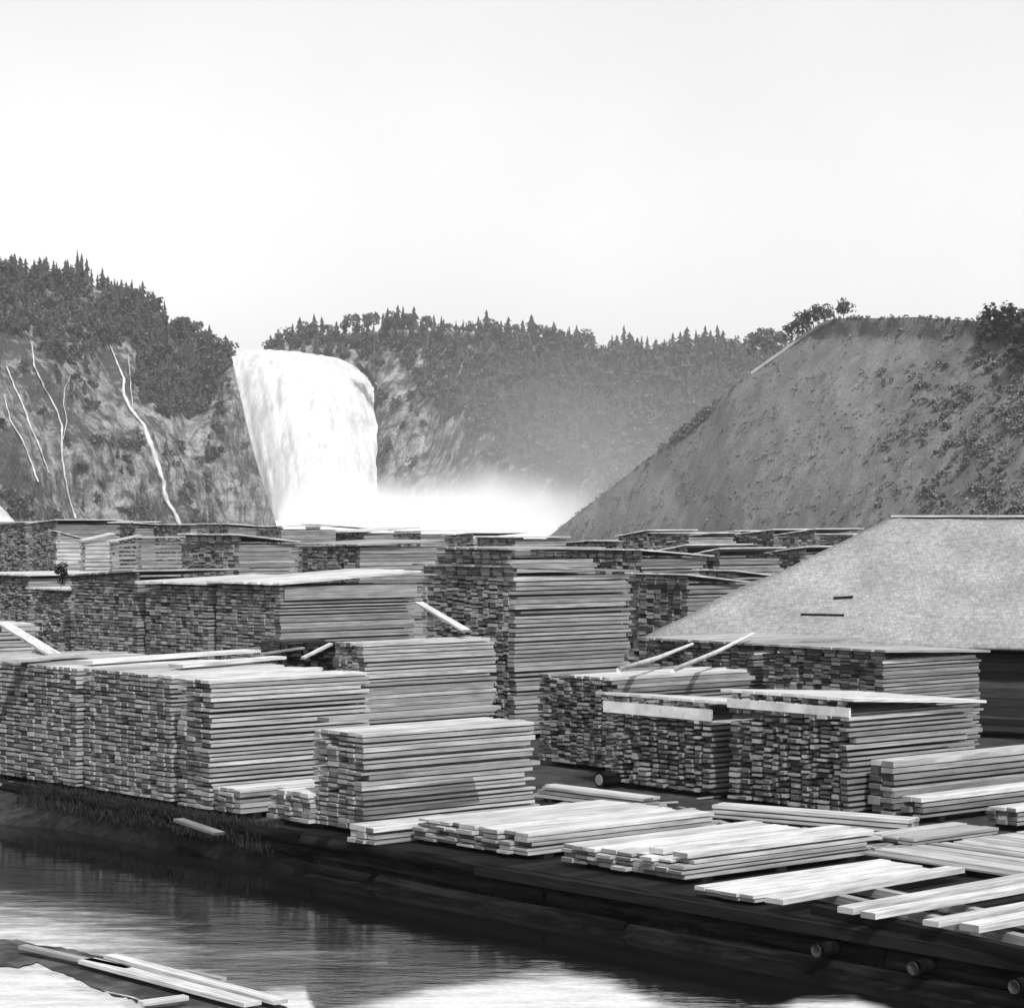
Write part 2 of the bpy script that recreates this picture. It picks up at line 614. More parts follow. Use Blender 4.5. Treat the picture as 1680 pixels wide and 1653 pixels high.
EAST = Hill([(850, 900), (880, 892), (905, 876), (925, 860), (975, 821), (1040, 771), (1110, 716), (1165, 670), (1235, 606), (1270, 582), (1300, 560), (1330, 540), (1350, 528), (1368, 523), (1395, 521), (1440, 522),
             (1500, 520), (1560, 524), (1610, 527), (1660, 520), (1750, 500), (2300, 470)],
           [(850, 600), (905, 570), (1000, 540), (1200, 480), (1400, 440), (1700, 390), (2300, 320)], (25, 32, 370), 1.5, 2.4, .011, 8.0)
WEST.build('cliff', np.arange(-700, 467, 5.0), 70, M['cliff_west'])
MID.build('wooded_hill', np.arange(340, 1501, 6.0), 60, M['cliff_mid'])
EAST.build('hillside', np.concatenate([np.arange(850, 1700, 6.0), np.arange(1700, 2301, 25.0)]), 56, M['scrub'], ((25, 1), (120, 10), (400, 40)))


# ------------------------------------------------------------------ the falls, basin, side streams
def build_falls():
    us, nv = np.linspace(0, 1, 90), 46
    V = []
    for s in us:
        uT = 352 + s * (613 - 352)
        vt = lerp(uT, [(352, 577), (372, 578), (400, 575), (430, 573), (470, 575), (510, 580), (545, 585), (562, 590), (580, 600), (597, 612), (613, 627)])
        uB = 420 + s * (622 - 420)
        cols = []
        for k in range(nv + 1):
            q = k / nv
            v = vt + (876 - vt) * q + 1.6 * fbm(s * 30, 2.2, 8.8) * max(0, 1 - 6 * q)
            u = uT + (uB - uT) * min(1, q * 1.02) + (4.0 * fbm(q * 9, 3.3, 5.5) * min(1, q * 5) if s > .97 else 0)
            Y = 1082 - 30 * math.sqrt(min(1, q * 1.3)) - 14 * math.sin(math.pi * s)
            Y -= .55 * fbm(s * 16, q * 1.2, 4.4, 4) * min(1, q * 8 + .15)
            cols.append(P(u, v, Y))
        lip = cols[0]
        d = np.array((0, 1.0, 0))
        V += [lip + d * 60 + np.array((0, 0, .9)), lip + d * 15 + np.array((0, 0, .5))] + cols
    n = nv + 3
    Fc = [(i * n + j, i * n + j + 1, (i + 1) * n + j + 1, (i + 1) * n + j) for i in range(len(us) - 1) for j in range(n - 1)]
    o = link_mesh('waterfall', mesh_arrays('waterfall', np.array(V), np.array(Fc), True), M['falls'])
    tag(o, 'broad white waterfall plunging over the cliff lip into mist', 'waterfall')


build_falls()


def build_basin():
    V, nu = [], 40
    rows = np.linspace(560, 1075, 30)
    for Y in rows:
        for i in range(nu + 1):
            u = 400 + (930 - 400) * i / nu
            z = .4 + .8 * fbm(u * .05, Y * .03, 2.0) + 5.0 * max(0, (Y - 930) / 140) ** 2
            V.append(((u - 840) / F * Y, Y, z))
    n = nu + 1
    Fc = [(i * n + j, i * n + j + 1, (i + 1) * n + j + 1, (i + 1) * n + j) for i in range(len(rows) - 1) for j in range(nu)]
    o = link_mesh('basin_water', mesh_arrays('basin_water', np.array(V), np.array(Fc), True), M['foam'])
    tag(o, kind='structure')


build_basin()


def ribbon(name, pts, wid, label):
    """a thin fall running down the cliff: a low rounded strip lying on the rock"""
    uv = []
    for (u0, v0), (u1, v1) in zip(pts[:-1], pts[1:]):
        m = max(2, int(abs(v1 - v0) / 5))
        for k in range(m):
            t = k / m
            uv.append((u0 + (u1 - u0) * t, v0 + (v1 - v0) * t))
    uv.append(pts[-1])
    L, V, Fc = len(uv), [], []
    for i, (u, v) in enumerate(uv):
        t = i / (L - 1)
        w = float(np.interp(t, [0, .25, .6, 1], wid)) * (1 + .5 * fbm(v * .12, u * .1, 3))
        u += 1.2 * fbm(v * .07, 1.0, u * .001)
        for off, lift in ((-.5, -.2), (-.25, 1.8), (.25, 1.8), (.5, -.2)):
            p = WEST.point(u, v, lift)
            p[0] += off * w
            V.append(p)
    for i in range(L - 1):
        for k in range(3):
            a = i * 4 + k
            Fc.append((a, a + 1, a + 5, a + 4))
    o = link_mesh(name, mesh_arrays(name, np.array(V), np.array(Fc), True), M['falls'] if max(wid) > 1 else M['trickle'])
    tag(o, label, 'stream')


ribbon('side_stream', [(180, 565), (190, 590), (203, 620), (203, 648), (215, 672), (237, 698), (247, 730), (258, 760), (267, 790), (272, 820), (285, 840), (297, 866)], (.5, 1.2, 2.3, 2.0),
       'brightest thin stream running down the bare rock cliff beside the waterfall')
ribbon('side_stream', [(210, 580), (213, 610), (216, 650), (219, 672)], (.25, .4, .4, .3), 'short faint thread of water joining the brightest cliff stream')
ribbon('side_stream', [(52, 560), (56, 600), (75, 640), (92, 670), (102, 700), (101, 740), (106, 780), (114, 820), (124, 850)], (.4, .7, .85, .7), 'long thin stream on the cliff, bending twice before its foot')
ribbon('side_stream', [(118, 610), (106, 640), (104, 660), (110, 690), (104, 720)], (.2, .35, .35, .3), 'small curved trickle meeting the twice bent cliff stream')
ribbon('side_stream', [(10, 600), (22, 630), (38, 665), (50, 700), (62, 725), (80, 775)], (.6, .7, .8, .4), 'pale slanting trickle on the cliff above the lowest dark scrub')
ribbon('side_stream', [(6, 645), (17, 690), (36, 720), (50, 755), (62, 790)], (.3, .5, .7, .8), 'outermost short trickle widening at its foot at the edge of view')


# ------------------------------------------------------------------ trees
def conifer_arrays(h, r, seed, tiers=10):
    g = random.Random(seed)
    V, T = [], []
    for i in range(tiers):
        q = i / (tiers - 1)
        z = h * (.14 + .80 * q)
        rr = r * (1 - q) ** .85 + .05 * r
        apex = len(V)
        V.append((0, 0, min(h, z + h * .16 + (h * .05 if i == tiers - 1 else 0))))
        k = 10
        a0 = g.random() * 6.28
        ring = []
        for j in range(k):
            a = a0 + 6.283 * j / k
            f = (1.0 if j % 2 == 0 else .4) * g.uniform(.35, 1.35)
            ring.append(len(V))
            V.append((rr * f * math.cos(a), rr * f * math.sin(a), z - h * .035 * f * g.uniform(.5, 1.6)))
        for j in range(k):
            T.append((apex, ring[j], ring[(j + 1) % k]))
    return np.array(V, float), np.array(T)


def crown_arrays(h, r, seed, nleaf=170, leaf=.16, lobes=6, z0=.25):
    """broad crown: many small leaf sprays spread through uneven lobes"""
    g = np.random.default_rng(seed)
    cs = [(0, 0, h * .62, r * .75)]
    for k in range(lobes):
        a = g.random() * 6.28
        d = r * g.uniform(.3, .75)
        cs.append((d * math.cos(a), d * math.sin(a), h * g.uniform(z0 + .1, .88), r * g.uniform(.3, .55)))
    V, T = [], []
    for i in range(nleaf):
        c = cs[g.integers(len(cs))]
        d = g.normal(size=3); d /= np.linalg.norm(d)
        p = np.array(c[:3]) + d * c[3] * g.uniform(.55, 1.08)
        s = leaf * r * g.uniform(.6, 1.4)
        n = d + g.normal(size=3) * .5
        t = np.cross(n, g.normal(size=3)); t /= np.linalg.norm(t) + 1e-9
        b = np.cross(n, t); b /= np.linalg.norm(b) + 1e-9
        k = len(V)
        V += [p - t * s, p + b * s * .8, p + t * s, p - b * s * .8]
        T += [(k, k + 1, k + 2), (k, k + 2, k + 3)]
    return np.array(V, float), np.array(T)


CON = [conifer_arrays(1.0, r_, 30 + i, 8 + i) for i, r_ in enumerate((.17, .22, .27, .32))]
BRO = [crown_arrays(1.0, r_, 60 + i, 110, .22) for i, r_ in enumerate((.34, .40, .46))]


def scatter(name, items, mat, **kw):
    """items: (position, height, arrays, turn, squash): one far-off wood as ONE stuff object"""
    Vs, Ts, n = [], [], 0
    for p, h, (v, t), rot, sq in items:
        c, s = math.cos(rot), math.sin(rot)
        w = np.empty_like(v)
        w[:, 0] = (v[:, 0] * c - v[:, 1] * s) * h * sq
        w[:, 1] = (v[:, 0] * s + v[:, 1] * c) * h * sq
        w[:, 2] = v[:, 2] * h
        Vs.append(w + p); Ts.append(t + n); n += len(v)
    o = link_mesh(name, mesh_arrays(name, np.concatenate(Vs), np.concatenate(Ts)), mat)
    return tag(o, kind='stuff', **kw)


def wood_on(hill, u0, u1, n, mask, hmin, hmax, con_share, sink=.8):
    con, bro, tries = [], [], 0
    while len(con) + len(bro) < n and tries < n * 12:
        tries += 1
        u = random.uniform(u0, u1)
        vb, vs = hill.base_v(u), hill.vs(u)
        v = random.uniform(vs, vb)
        if random.random() > mask(u, v): continue
        p = hill.point(u, v)
        h = random.uniform(hmin, hmax)
        p[2] -= sink
        if random.random() < con_share: con.append((p, h * 1.15, random.choice(CON), random.random() * 6.3, random.uniform(.9, 1.4)))
        else: bro.append((p, h * .8, random.choice(BRO), random.random() * 6.3, random.uniform(.9, 1.35)))
    return con, bro


STREAMS = [(180, 565), (190, 590), (203, 620), (203, 648), (215, 672), (237, 698), (247, 730), (258, 760), (267, 790), (272, 820), (285, 840), (297, 866), (210, 580), (213, 610), (216, 650),
           (56, 600), (75, 640), (92, 670), (102, 700), (101, 740), (106, 780), (114, 820), (124, 850), (110, 620), (105, 645), (110, 690), (10, 600), (22, 630), (38, 665), (50, 700), (62, 725), (80, 775),
           (6, 645), (17, 690), (36, 720), (50, 755), (62, 790)]


def west_mask(u, v):
    if v > 575 and min((abs(u - a) + .35 * abs(v - c)) for a, c in STREAMS) < 13: return 0
    lim = lerp(u, [(-700, 600), (0, 548), (60, 560), (110, 610), (150, 572), (205, 572), (222, 640), (270, 690), (340, 680), (375, 600), (410, 570)])
    if u > 372 and v > 600: return 0
    if v < lim + 14 * fbm(u * .03, v * .03, 1): return .95
    b = fbm(u * .018 + 3, v * .018, 6, 3)
    return .22 if b > .16 else (.03 if b > -.1 else .0)


def mid_mask(u, v):
    lim = lerp(u, [(340, 590), (560, 596), (615, 588), (625, 594), (660, 600), (690, 640), (720, 690), (760, 700), (850, 760), (1000, 800), (1200, 820), (1500, 850)])
    if u < 614 and v > 604: return 0
    if v < lim + 20 * fbm(u * .03, v * .03, 11): return .9
    b = fbm(u * .02 + 3, v * .02, 16, 3)
    return (.3 if b > .1 else .08) * (.25 if u < 760 else 1)


c1, b1 = wood_on(WEST, -500, 455, 2300, west_mask, 3.2, 8.5, .4)
c2, b2 = wood_on(MID, 438, 1420, 3200, mid_mask, 3.5, 9, .35)
for k in range(46):                                     # brush overhanging the corner of the lip
    u = random.uniform(586, 626)
    vl = lerp(u, [(572, 594), (597, 611), (612, 630), (624, 668)])
    b2.append((P(u, vl + random.uniform(-4, 5), 1062 + random.uniform(-3, 3)), random.uniform(1.6, 3.2), random.choice(BRO), random.random() * 6.3, 1.1))
scatter('spruce_forest', c1 + c2, M['needles'])
scatter('broadleaf_forest', b1 + b2, M['leaves'])


def east_mask(u, v):
    q = lerp(u, [(1440, .05), (1500, .22), (1580, .6), (1650, .9), (2300, .95)])
    k = 1.0 if v > 600 else (.12 if u < 1600 else .9)
    if v < EAST.vs(u) + 8 and u < 1600: return 0
    d = .5 + .9 * fbm(u * .02, v * .02, 21, 3)
    return max(0, q * k * (d - .2))


c3, b3 = wood_on(EAST, 1440, 1900, 2600, east_mask, .7, 2.4, .03, .3)
for k in range(420):
    u = random.gauss(1136, 22) if k < 150 else random.uniform(930, 1620)
    q = EAST.point(u, EAST.vs(u) + (random.uniform(-1, 16) if k < 150 else random.uniform(0, 5)))
    b3.append((q, random.uniform(.6, 1.7) if k < 150 else random.uniform(.3, .8), random.choice(BRO), random.random() * 6.3, 1.3))
TUFT = [crown_arrays(1.0, .8, 140 + i, 14, .34, 3, 0.0) for i in range(3)]
for k in range(3200):                                   # rough grass tufts over the whole slope
    u = random.uniform(890, 1760)
    v = random.uniform(EAST.vs(u), EAST.base_v(u))
    if fbm(u * .02, v * .03, 44, 3) + random.uniform(-.4, .4) < -.05: continue
    b3.append((EAST.point(u, v, -.1), random.uniform(.25, .75), random.choice(TUFT), random.random() * 6.3, 1.2))
scatter('hillside_scrub', b3 + c3, M['leaves_scrub'])

TRUNK = MB(); TRUNK.tube([(0, 0, -.04), (.004, 0, .3), (0, .004, .8)], [.016, .012, .004], 6)
TRUNK_ME = mesh_arrays('trunk', np.concatenate(TRUNK.v), TRUNK.f); TRUNK_ME.materials.append(M['bark'])
CON_ME, BRO_ME = [], []
for v, t in CON:
    me = mesh_arrays('crown', v, t); me.materials.append(M['needles']); CON_ME.append(me)
for i in range(3):
    v, t = crown_arrays(1.0, (.36, .42, .48)[i], 80 + i, 330, .13, 8)
    me = mesh_arrays('crown', v, t); me.materials.append(M['leaves']); BRO_ME.append(me)
BRO_DARK = []
for i in range(2):
    v, t = crown_arrays(1.0, (.42, .5)[i], 90 + i, 520, .11, 9, .1)
    me = mesh_arrays('crown', v, t); me.materials.append(M['leaves_dark']); BRO_DARK.append(me)


def tree(name, p, h, crown_me, label, cat, group=None, sq=1.0):
    e = empty(name, p, random.random() * 6.3)
    e.scale = (h * sq, h * sq, h)
    tag(e, label, cat, group)
    link_mesh('crown', crown_me, None, e)
    link_mesh('trunk', TRUNK_ME, None, e)
    return e


def skyline_tree(hill, u, vtop, label, group, back=6, me=None, sq=1.0, name='spruce_tree'):
    vs = hill.vs(u)
    Y = hill.depth(u, vs) + back
    base = P(u, vs + 6, Y)
    top = P(u, vtop, Y)
    tree(name, base, max(4.0, (top[2] - base[2]) * (random.uniform(.8, 1.12))), me or random.choice(CON_ME), label, 'tree', group, sq)


W_LAB = 'dark pointed spruce on the crest of the bare cliff beside the waterfall'
for u, v in ((-6, 398), (8, 424), (24, 412), (33, 420), (42, 416), (56, 424), (66, 416), (76, 416), (88, 422), (98, 440), (111, 422), (119, 430), (127, 408), (134, 412), (142, 424), (150, 440), (160, 446), (168, 434), (177, 450),
             (188, 455), (199, 454), (207, 462), (216, 458), (226, 468), (234, 460), (243, 472), (252, 476), (261, 486), (270, 492)):
    skyline_tree(WEST, u, v, W_LAB, 'spruces on the crest of the bare cliff', random.uniform(2, 14), None, random.uniform(.9, 1.3))
for u, v in ((286, 522), (296, 516), (306, 516), (316, 520), (326, 528), (338, 540)):
    skyline_tree(WEST, u, v, 'rounded tree on the low shoulder between cliff crest and waterfall lip', 'rounded trees on the cliff shoulder', 4, random.choice(BRO_ME), 1.1, 'broadleaf_tree')
skyline_tree(MID, 444, 543, 'small lone spruce at the lip of the waterfall', None, 3, CON_ME[3], 1.2)
M_LAB = 'dark spruce rising from the wooded skyline beyond the waterfall'
us = [(456, 540), (468, 532), (480, 524), (492, 520), (503, 517), (515, 515), (528, 518), (540, 522), (552, 520), (565, 516), (578, 515), (586, 520), (602, 514), (612, 508), (628, 505), (636, 508), (645, 502), (653, 500), (661, 497), (668, 504), (679, 506), (690, 520), (700, 512),
      (712, 513), (724, 515), (736, 520), (748, 520), (760, 522), (772, 522), (785, 520), (798, 511), (810, 516), (822, 518), (834, 522), (846, 524), (858, 520), (872, 518), (884, 528), (896, 532), (908, 532), (920, 534), (934, 534), (946, 532), (955, 538), (972, 550),
      (1004, 545), (1012, 540), (1024, 530), (1033, 534), (1046, 548), (1062, 552), (1076, 556), (1090, 554), (1104, 548), (1116, 542), (1127, 532), (1142, 530), (1157, 525), (1166, 532), (1177, 530), (1186, 540)]
for i, (u, v) in enumerate(us):
    if 588 < u < 616:
        skyline_tree(MID, u, v, 'pale feathery tree among the dark spruces beyond the waterfall', 'pale feathery skyline trees', 2, BRO_ME[i % 3], 1.0, 'broadleaf_tree')
    elif i % 3 == 1 and u < 1000:
        skyline_tree(MID, u, v + 3, 'rounded tree on the wooded skyline beyond the waterfall', 'rounded trees on the far skyline', random.uniform(2, 10), random.choice(BRO_ME), 1.25, 'broadleaf_tree')
    else:
        skyline_tree(MID, u, v, M_LAB, 'spruces on the far skyline', random.uniform(2, 14), None, random.uniform(1.0, 1.5))
for u, v, lab in ((1236, 540, 'pale rounded tree low behind the crest of the steep hillside'), (1254, 532, 'second pale rounded tree behind the crest, next to the hillside path'), (1272, 538, 'third pale bushy tree behind the hillside crest, nearest to its steep path')):
    Y = 640
    tree('broadleaf_tree', P(u, 596, Y), (596 - v) / F * Y, BRO_ME[0], lab, 'tree', None, 1.0)
for u, vb, vt, sq, lab in ((1300, 562, 526, 1.2, 'lowest dark bush on the path side of the hilltop'), (1316, 550, 512, 1.1, 'dark bushy tree leaning out beside the hilltop path'),
                          (1334, 542, 500, 1.1, 'open crowned tree in the middle of the hilltop clump'), (1352, 532, 496, 1.2, 'thick crowned tree beside the tallest hilltop tree'),
                          (1384, 524, 487, 1.0, 'tallest tree at the corner of the flat hilltop')):
    Y = EAST.depth(u, EAST.vs(u)) + 2
    tree('broadleaf_tree', P(u, vb, Y), (vb - vt) / F * Y, BRO_DARK[0] if u < 1350 else BRO_ME[2], lab, 'tree', None, sq)
for u, vb, vt, lab in ((1638, 566, 503, 'dark dense tree at the end of the flat hilltop'), (1664, 556, 499, 'second dark tree crowding the end of the flat hilltop'),
                      (1694, 600, 505, 'broad dark tree at the photo edge below the hilltop')):
    Y = EAST.depth(u, min(vb, EAST.base_v(u))) - 1
    tree('broadleaf_tree', P(u, vb, Y), (vb - vt) / F * Y, random.choice(BRO_DARK), lab, 'tree', None, 1.15)

# the bare earth path climbing the crest of the hillside
pts = [(u, EAST.vs(u) + 3.5) for u in range(1232, 1376, 12)]
V, Fc = [], []
for i, (u, v) in enumerate(pts):
    for dv, lift in ((-3, .5), (-1.5, .7), (1.0, .7), (3.0, .4)):
        V.append(EAST.point(u, max(v + dv, EAST.vs(u)), lift))
for i in range(len(pts) - 1):
    for k in range(3):
        a = i * 4 + k
        Fc.append((a, a + 1, a + 5, a + 4))
o = link_mesh('path', mesh_arrays('path', np.array(V), np.array(Fc), True), M['path'])
tag(o, kind='structure')

# ------------------------------------------------------------------ lumber stacks
FOOT = []
def box_mesh(L, w, t):
    mb = MB(); mb.box(0, L, 0, w, 0, t)
    return mesh_arrays('board', np.concatenate(mb.v), mb.f)


def stack_at(org, ang, L, W, H, label, group=None, name='lumber_stack', mat='deal', pitch=.085, bw=.24, parts=False, roof=None, roof_mat='roofing', top_mat='deal_new', seed=0, ragged=.05, gap=(.010, .034), lift=.1, side_board=0, courses=False, colgap=.022, end_vis=True, far_end=False):
    g = random.Random(seed + int(abs(org[0] * 37 + org[1] * 11)))
    root = empty(name, org, ang)
    tag(root, label, 'lumber stack' if name == 'lumber_stack' else 'lumber pile', group)
    FOOT.append((label, np.array(org), ang, L, W))
    mt = M[mat]
    n = max(1, int(round((H - lift) / pitch)))
    m = max(1, int(round(W / bw)))
    wid = W / m
    pm = box_mesh(L, wid - colgap, pitch) if parts else None
    tm = None
    if parts:
        pm.materials.append(mt)
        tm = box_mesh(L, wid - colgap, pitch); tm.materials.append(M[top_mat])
    rest = MB()
    cols, y = [], 0.0                                   # columns of boards, each with its own courses
    for j in range(m):
        w = wid * (1 if (j == 0 or m < 4) else g.uniform(.72, 1.28))
        cols.append([y, w]); y += w
    for c in cols:
        c[0] *= W / y; c[1] *= W / y
    budget = 100
    order = list(range(m))
    same = courses or H - lift < .7                                # low piles keep level courses
    lev = [g.uniform(.84, 1.16) for _ in range(n)]
    for j in order:
        y0, w = cols[j]
        nj = n if (j == 0 or same) else max(2, n + g.choice((-2, -1, -1, 0, 0, 1, 1, 2)))
        hs = lev if (same or j == 0) else [g.uniform(.78, 1.22) for _ in range(nj)]
        sc = (H - lift) / sum(hs)
        z = lift
        for i, hh in enumerate(hs):
            hh *= sc
            gp = (g.uniform(*gap) if g.random() < .8 else gap[1] * 1.5) * min(1, hh / .085)
            gp = min(gp, hh * .55)
            t = hh - gp
            rg = ragged * (.6 if courses else 1)
            x0 = g.uniform(-rg, rg) + (g.uniform(.05, .22) if g.random() < .05 else 0)
            LL = L * (1 - (g.uniform(0, .06) if g.random() < .25 else 0))
            yy = y0 + (g.uniform(-.004, .004) if courses else g.uniform(-.012, .012))
            want = (j == 0 and i < 60) or i == nj - 1 or (j > 0 and g.random() < .5)
            if parts and want and budget > 0:
                budget -= 1
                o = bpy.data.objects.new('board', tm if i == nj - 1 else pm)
                COL.objects.link(o)
                o.parent = root
                o.location = (x0, yy, z)
                o.scale = (LL / L, max(.3, (w - colgap) / (wid - colgap)), t / pitch)
                o.rotation_euler = (0, g.uniform(-.0022, .0022), g.uniform(-.004, .004))
            else:
                rest.box(x0, x0 + LL, yy, yy + w - colgap, z, z + t)
            z += hh
    if rest.n:
        o = rest.build('board_pile', mt, root)
        o['kind'] = 'stuff'
    if side_board:
        sb = MB(); sb.box(.1, L + .05, -.05, -.022, H - side_board, H - .01); sb.build('side_board', M['deal'], root)
    # sleepers the pile stands on
    for k, fx in enumerate((.12, .5, .88)):
        sl = MB(); sl.box(L * fx - .07, L * fx + .07, -.03, W + .02, 0.0, lift - .004)
        sl.build('sleeper', M['timber'], root)
    if roof:
        rk, rise = roof[0], roof[1]
        th, ov = .05, .16
        rm = M[roof_mat]
        mb = MB()
        k = max(2, int(round((W + 2 * ov) / .3)))
        bwid = (W + 2 * ov) / k
        lo = .05
        zc = {'front': lambda x, y: lo + rise * (1 - x / L), 'back': lambda x, y: lo + rise * (x / L), 'near': lambda x, y: lo + rise * (1 - y / W), 'off': lambda x, y: lo + rise * (y / W), 'flat': lambda x, y: lo + rise}[rk]
        for q in range(k):
            y0, y1 = -ov + q * bwid + .006, -ov + (q + 1) * bwid - .006
            x0, x1 = (-ov if 'fascia' not in roof else 0.0) + g.uniform(-.08, .05), L + ov + g.uniform(-.05, .08)
            mb.box(x0, x1, y0, y1, H, H + th, (zc(x0, y0), zc(x1, y0), zc(x1, y1), zc(x0, y1)))
        mb.build('roof', rm, root)
        # cross pieces that carry the roof
        x = .05
        for q in range(max(3, int(W / .42))):
            yq = (q + .5) * W / max(3, int(W / .42))
            hh = zc(x, yq) - .003
            if hh < .06: continue
            hw = .09 if 'fascia' in roof else .19
            cb = MB(); nl = max(1, int(round(hh / .085)))
            for q2 in range(nl):
                sft = g.uniform(-.03, .03)
                cb.box(x - .05 + sft, x + .07 + sft, yq - hw + g.uniform(0, .05), yq + hw - g.uniform(0, .05), H + .003 + hh * q2 / nl, H + hh * (q2 + 1) / nl - .012)
            cb.build('roof_support', M['deal_old'], root)
        if 'fascia' in roof:
            fh = rise - .05
            mbf = MB(); mbf.box(-.055, -.005, -.06, W - .05, H - .03, H + fh - .02)
            mbf.build('fascia_board', M['roofing'], root)
    return root


def stack(label, uc, vt, ul, ur=None, vb=None, Y=None, L=None, dang=0.0, **kw):
    if Y is None: Y = F * HC / (vb - HV)
    X = (uc - 840) / F * Y
    ang = A_ANG + dang
    a = np.array((math.cos(ang), math.sin(ang))); e = np.array((a[1], -a[0]))
    k = (ul - 840) / F
    W = (X - k * Y) / (e[0] - k * e[1])
    if L is None:
        k = (ur - 840) / F
        L = (k * Y - X) / (a[0] - k * a[1])
    H = HC - (vt - HV) / F * Y
    return stack_at((X, Y, 0), ang, L, W, H, label, **kw)


FRONT = 'lumber stacks along the wharf edge'
MIDG = 'lumber stacks in the middle of the yard'
FARG = 'far lumber stacks across the yard'
near = dict(parts=True, group=FRONT)
# front row on the wharf edge
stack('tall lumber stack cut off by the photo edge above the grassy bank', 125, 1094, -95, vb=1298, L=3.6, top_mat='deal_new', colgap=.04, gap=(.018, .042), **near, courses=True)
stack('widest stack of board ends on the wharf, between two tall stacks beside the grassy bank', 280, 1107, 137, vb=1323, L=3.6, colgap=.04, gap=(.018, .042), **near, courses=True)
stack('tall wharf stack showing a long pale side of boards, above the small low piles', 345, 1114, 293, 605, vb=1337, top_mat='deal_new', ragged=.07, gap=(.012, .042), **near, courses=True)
stack('low pile of deals under the long pale side of a tall stack', 392, 1294, 348, vb=1344, L=3.3, name='lumber_pile', parts=True, group='low lumber piles')
stack('low pile of board ends tucked between two tall wharf stacks', 508, 1300, 440, vb=1360, L=2.9, name='lumber_pile', parts=True, group='low lumber piles')
stack('stack with a clean sawn side standing just behind the flat board piles', 595, 1202, 513, 876, vb=1372, pitch=.086, gap=(.012, .042), **near, courses=True)
# flat piles
stack('smallest low pile of five boards jutting over the wharf at the foot of a stack', 612, 1356, 571, vb=1388, L=1.9, name='lumber_pile', parts=True, mat='deal', group='flat board piles', lift=.02)
stack('flat pile of wide pale boards nearest the sawn sided stack', 862, 1366, 680, 1166, vb=1412, name='lumber_pile', parts=True, mat='deal', group='flat board piles', pitch=.075, bw=.3, lift=.08, ragged=.09)
stack('flat pile of boards with a doubled plank edge, in the middle of the wharf front', 1122, 1411, 925, 1432, vb=1452, name='lumber_pile', parts=True, mat='deal', group='flat board piles', pitch=.07, bw=.3, lift=.08, ragged=.09)
stack('thinnest flat pile, only two boards deep, next to the loose planks', 1236, 1467, 1138, 1541, vb=1487, name='lumber_pile', parts=True, mat='deal', group='flat board piles', pitch=.07, bw=.3, lift=.05)
# second row
stack('dark ended stack in front of the tallest stack, beside the fascia roofed pair', 1003, 1110, 882, 1229, Y=49.5, mat='deal_dark', parts=True, group=MIDG, bw=.2, colgap=.03, gap=(.012, .04))
stack('stack of dark board ends under a pale fascia, black gap beside its twin', 1166, 1180, 990, Y=45.0, L=3.2, mat='deal_dark', pitch=.1, bw=.25, colgap=.085, gap=(.03, .06), roof=('front', .26, 'fascia'), ragged=.07, parts=True, group=MIDG)
stack('stack with a pale fascia and a dark wedge under its roof above a striped side', 1392, 1173, 1193, 1600, vb=1341, mat='deal_dark', pitch=.1, bw=.25, colgap=.085, gap=(.03, .06), roof=('front', .2, 'fascia'), ragged=.07, parts=True, group=MIDG)
stack('long sloping stack of boards leaning against the wedge roofed stack', 1466, 1248, 1425, 1740, vb=1345, mat='deal_dark', parts=True, group='low lumber piles', name='lumber_pile', pitch=.1)
stack('lowest step of the long sloping boards, in front of the striped side', 1512, 1306, 1480, 1760, vb=1351, mat='deal_dark', parts=True, group='low lumber piles', name='lumber_pile', pitch=.1)
stack('small dark ended pile at the photo edge behind the plank walkway', 1668, 1324, 1618, vb=1364, L=3.0, mat='deal_dark', parts=True, group='low lumber piles', name='lumber_pile')
# behind the front row
stack('stack showing only a pale side between the long sided stack and the tallest stack', 597, 1054, 548, 812, Y=54, mat='deal', pitch=.092, parts=True, group=MIDG)
stack('near black stack added as painted shade in the gap behind the slanting pale boards', 544, 1056, 432, Y=55.8, L=1.2, mat='shed_wall', top_mat='timber', parts=True, group=MIDG, ragged=.16)  # blackened boards added to stand for the shade in this gap
stack('tallest stack, striped side and dark wedge under its tilted roof', 845, 945, 692, 1034, Y=57, mat='deal_old', pitch=.108, roof=('front', .15), roof_mat='roofing_old', parts=True, group=MIDG, gap=(.01, .045))
stack('dark ended stack partly behind leaning poles, beside the shed eave', 1236, 1068, 1062, Y=56, L=3.4, mat='deal_dark', roof=('flat', .1), roof_mat='roofing_old', parts=True, group=MIDG)
stack('stack with grey roof boards and a lined side next to the dark shed wall', 1450, 1082, 1250, 1608, Y=52.5, mat='deal_dark', roof=('front', .12), roof_mat='roofing_old', parts=True, group=MIDG)
stack('high stack of board ends under a dark roof gap, by the small bush', 225, 952, 116, Y=67.2, L=3.6, mat='deal_old', pitch=.095, roof=('near', .2), roof_mat='roofing_old', parts=True, group=MIDG, courses=True)
stack('high stack of board ends between the bush stack and the pale roofed stack', 341, 962, 238, Y=64.5, L=3.6, mat='deal_old', pitch=.095, roof=('back', .12), parts=True, group=MIDG, courses=True)
stack('high stack with a broad pale roof and a long lined side', 460, 962, 355, 680, Y=62, mat='deal_old', pitch=.095, roof=('back', .25), parts=True, group=MIDG, side_board=.36, courses=True)
stack('short stack at the photo edge behind the bush stack', 48, 948, -45, Y=76, L=3.4, mat='deal_old', pitch=.095, roof=('flat', .02), parts=False, group=MIDG)
stack('narrow stack with a pale flat top between the photo edge and the bush', 112, 972, 51, Y=71, L=3.0, mat='deal', pitch=.095, roof=('flat', .02), parts=False, group=MIDG)
stack('stack at the photo edge with a white plank leaning off its side', -8, 1022, -95, 58, Y=59, mat='deal', pitch=.1, parts=True, group=MIDG)
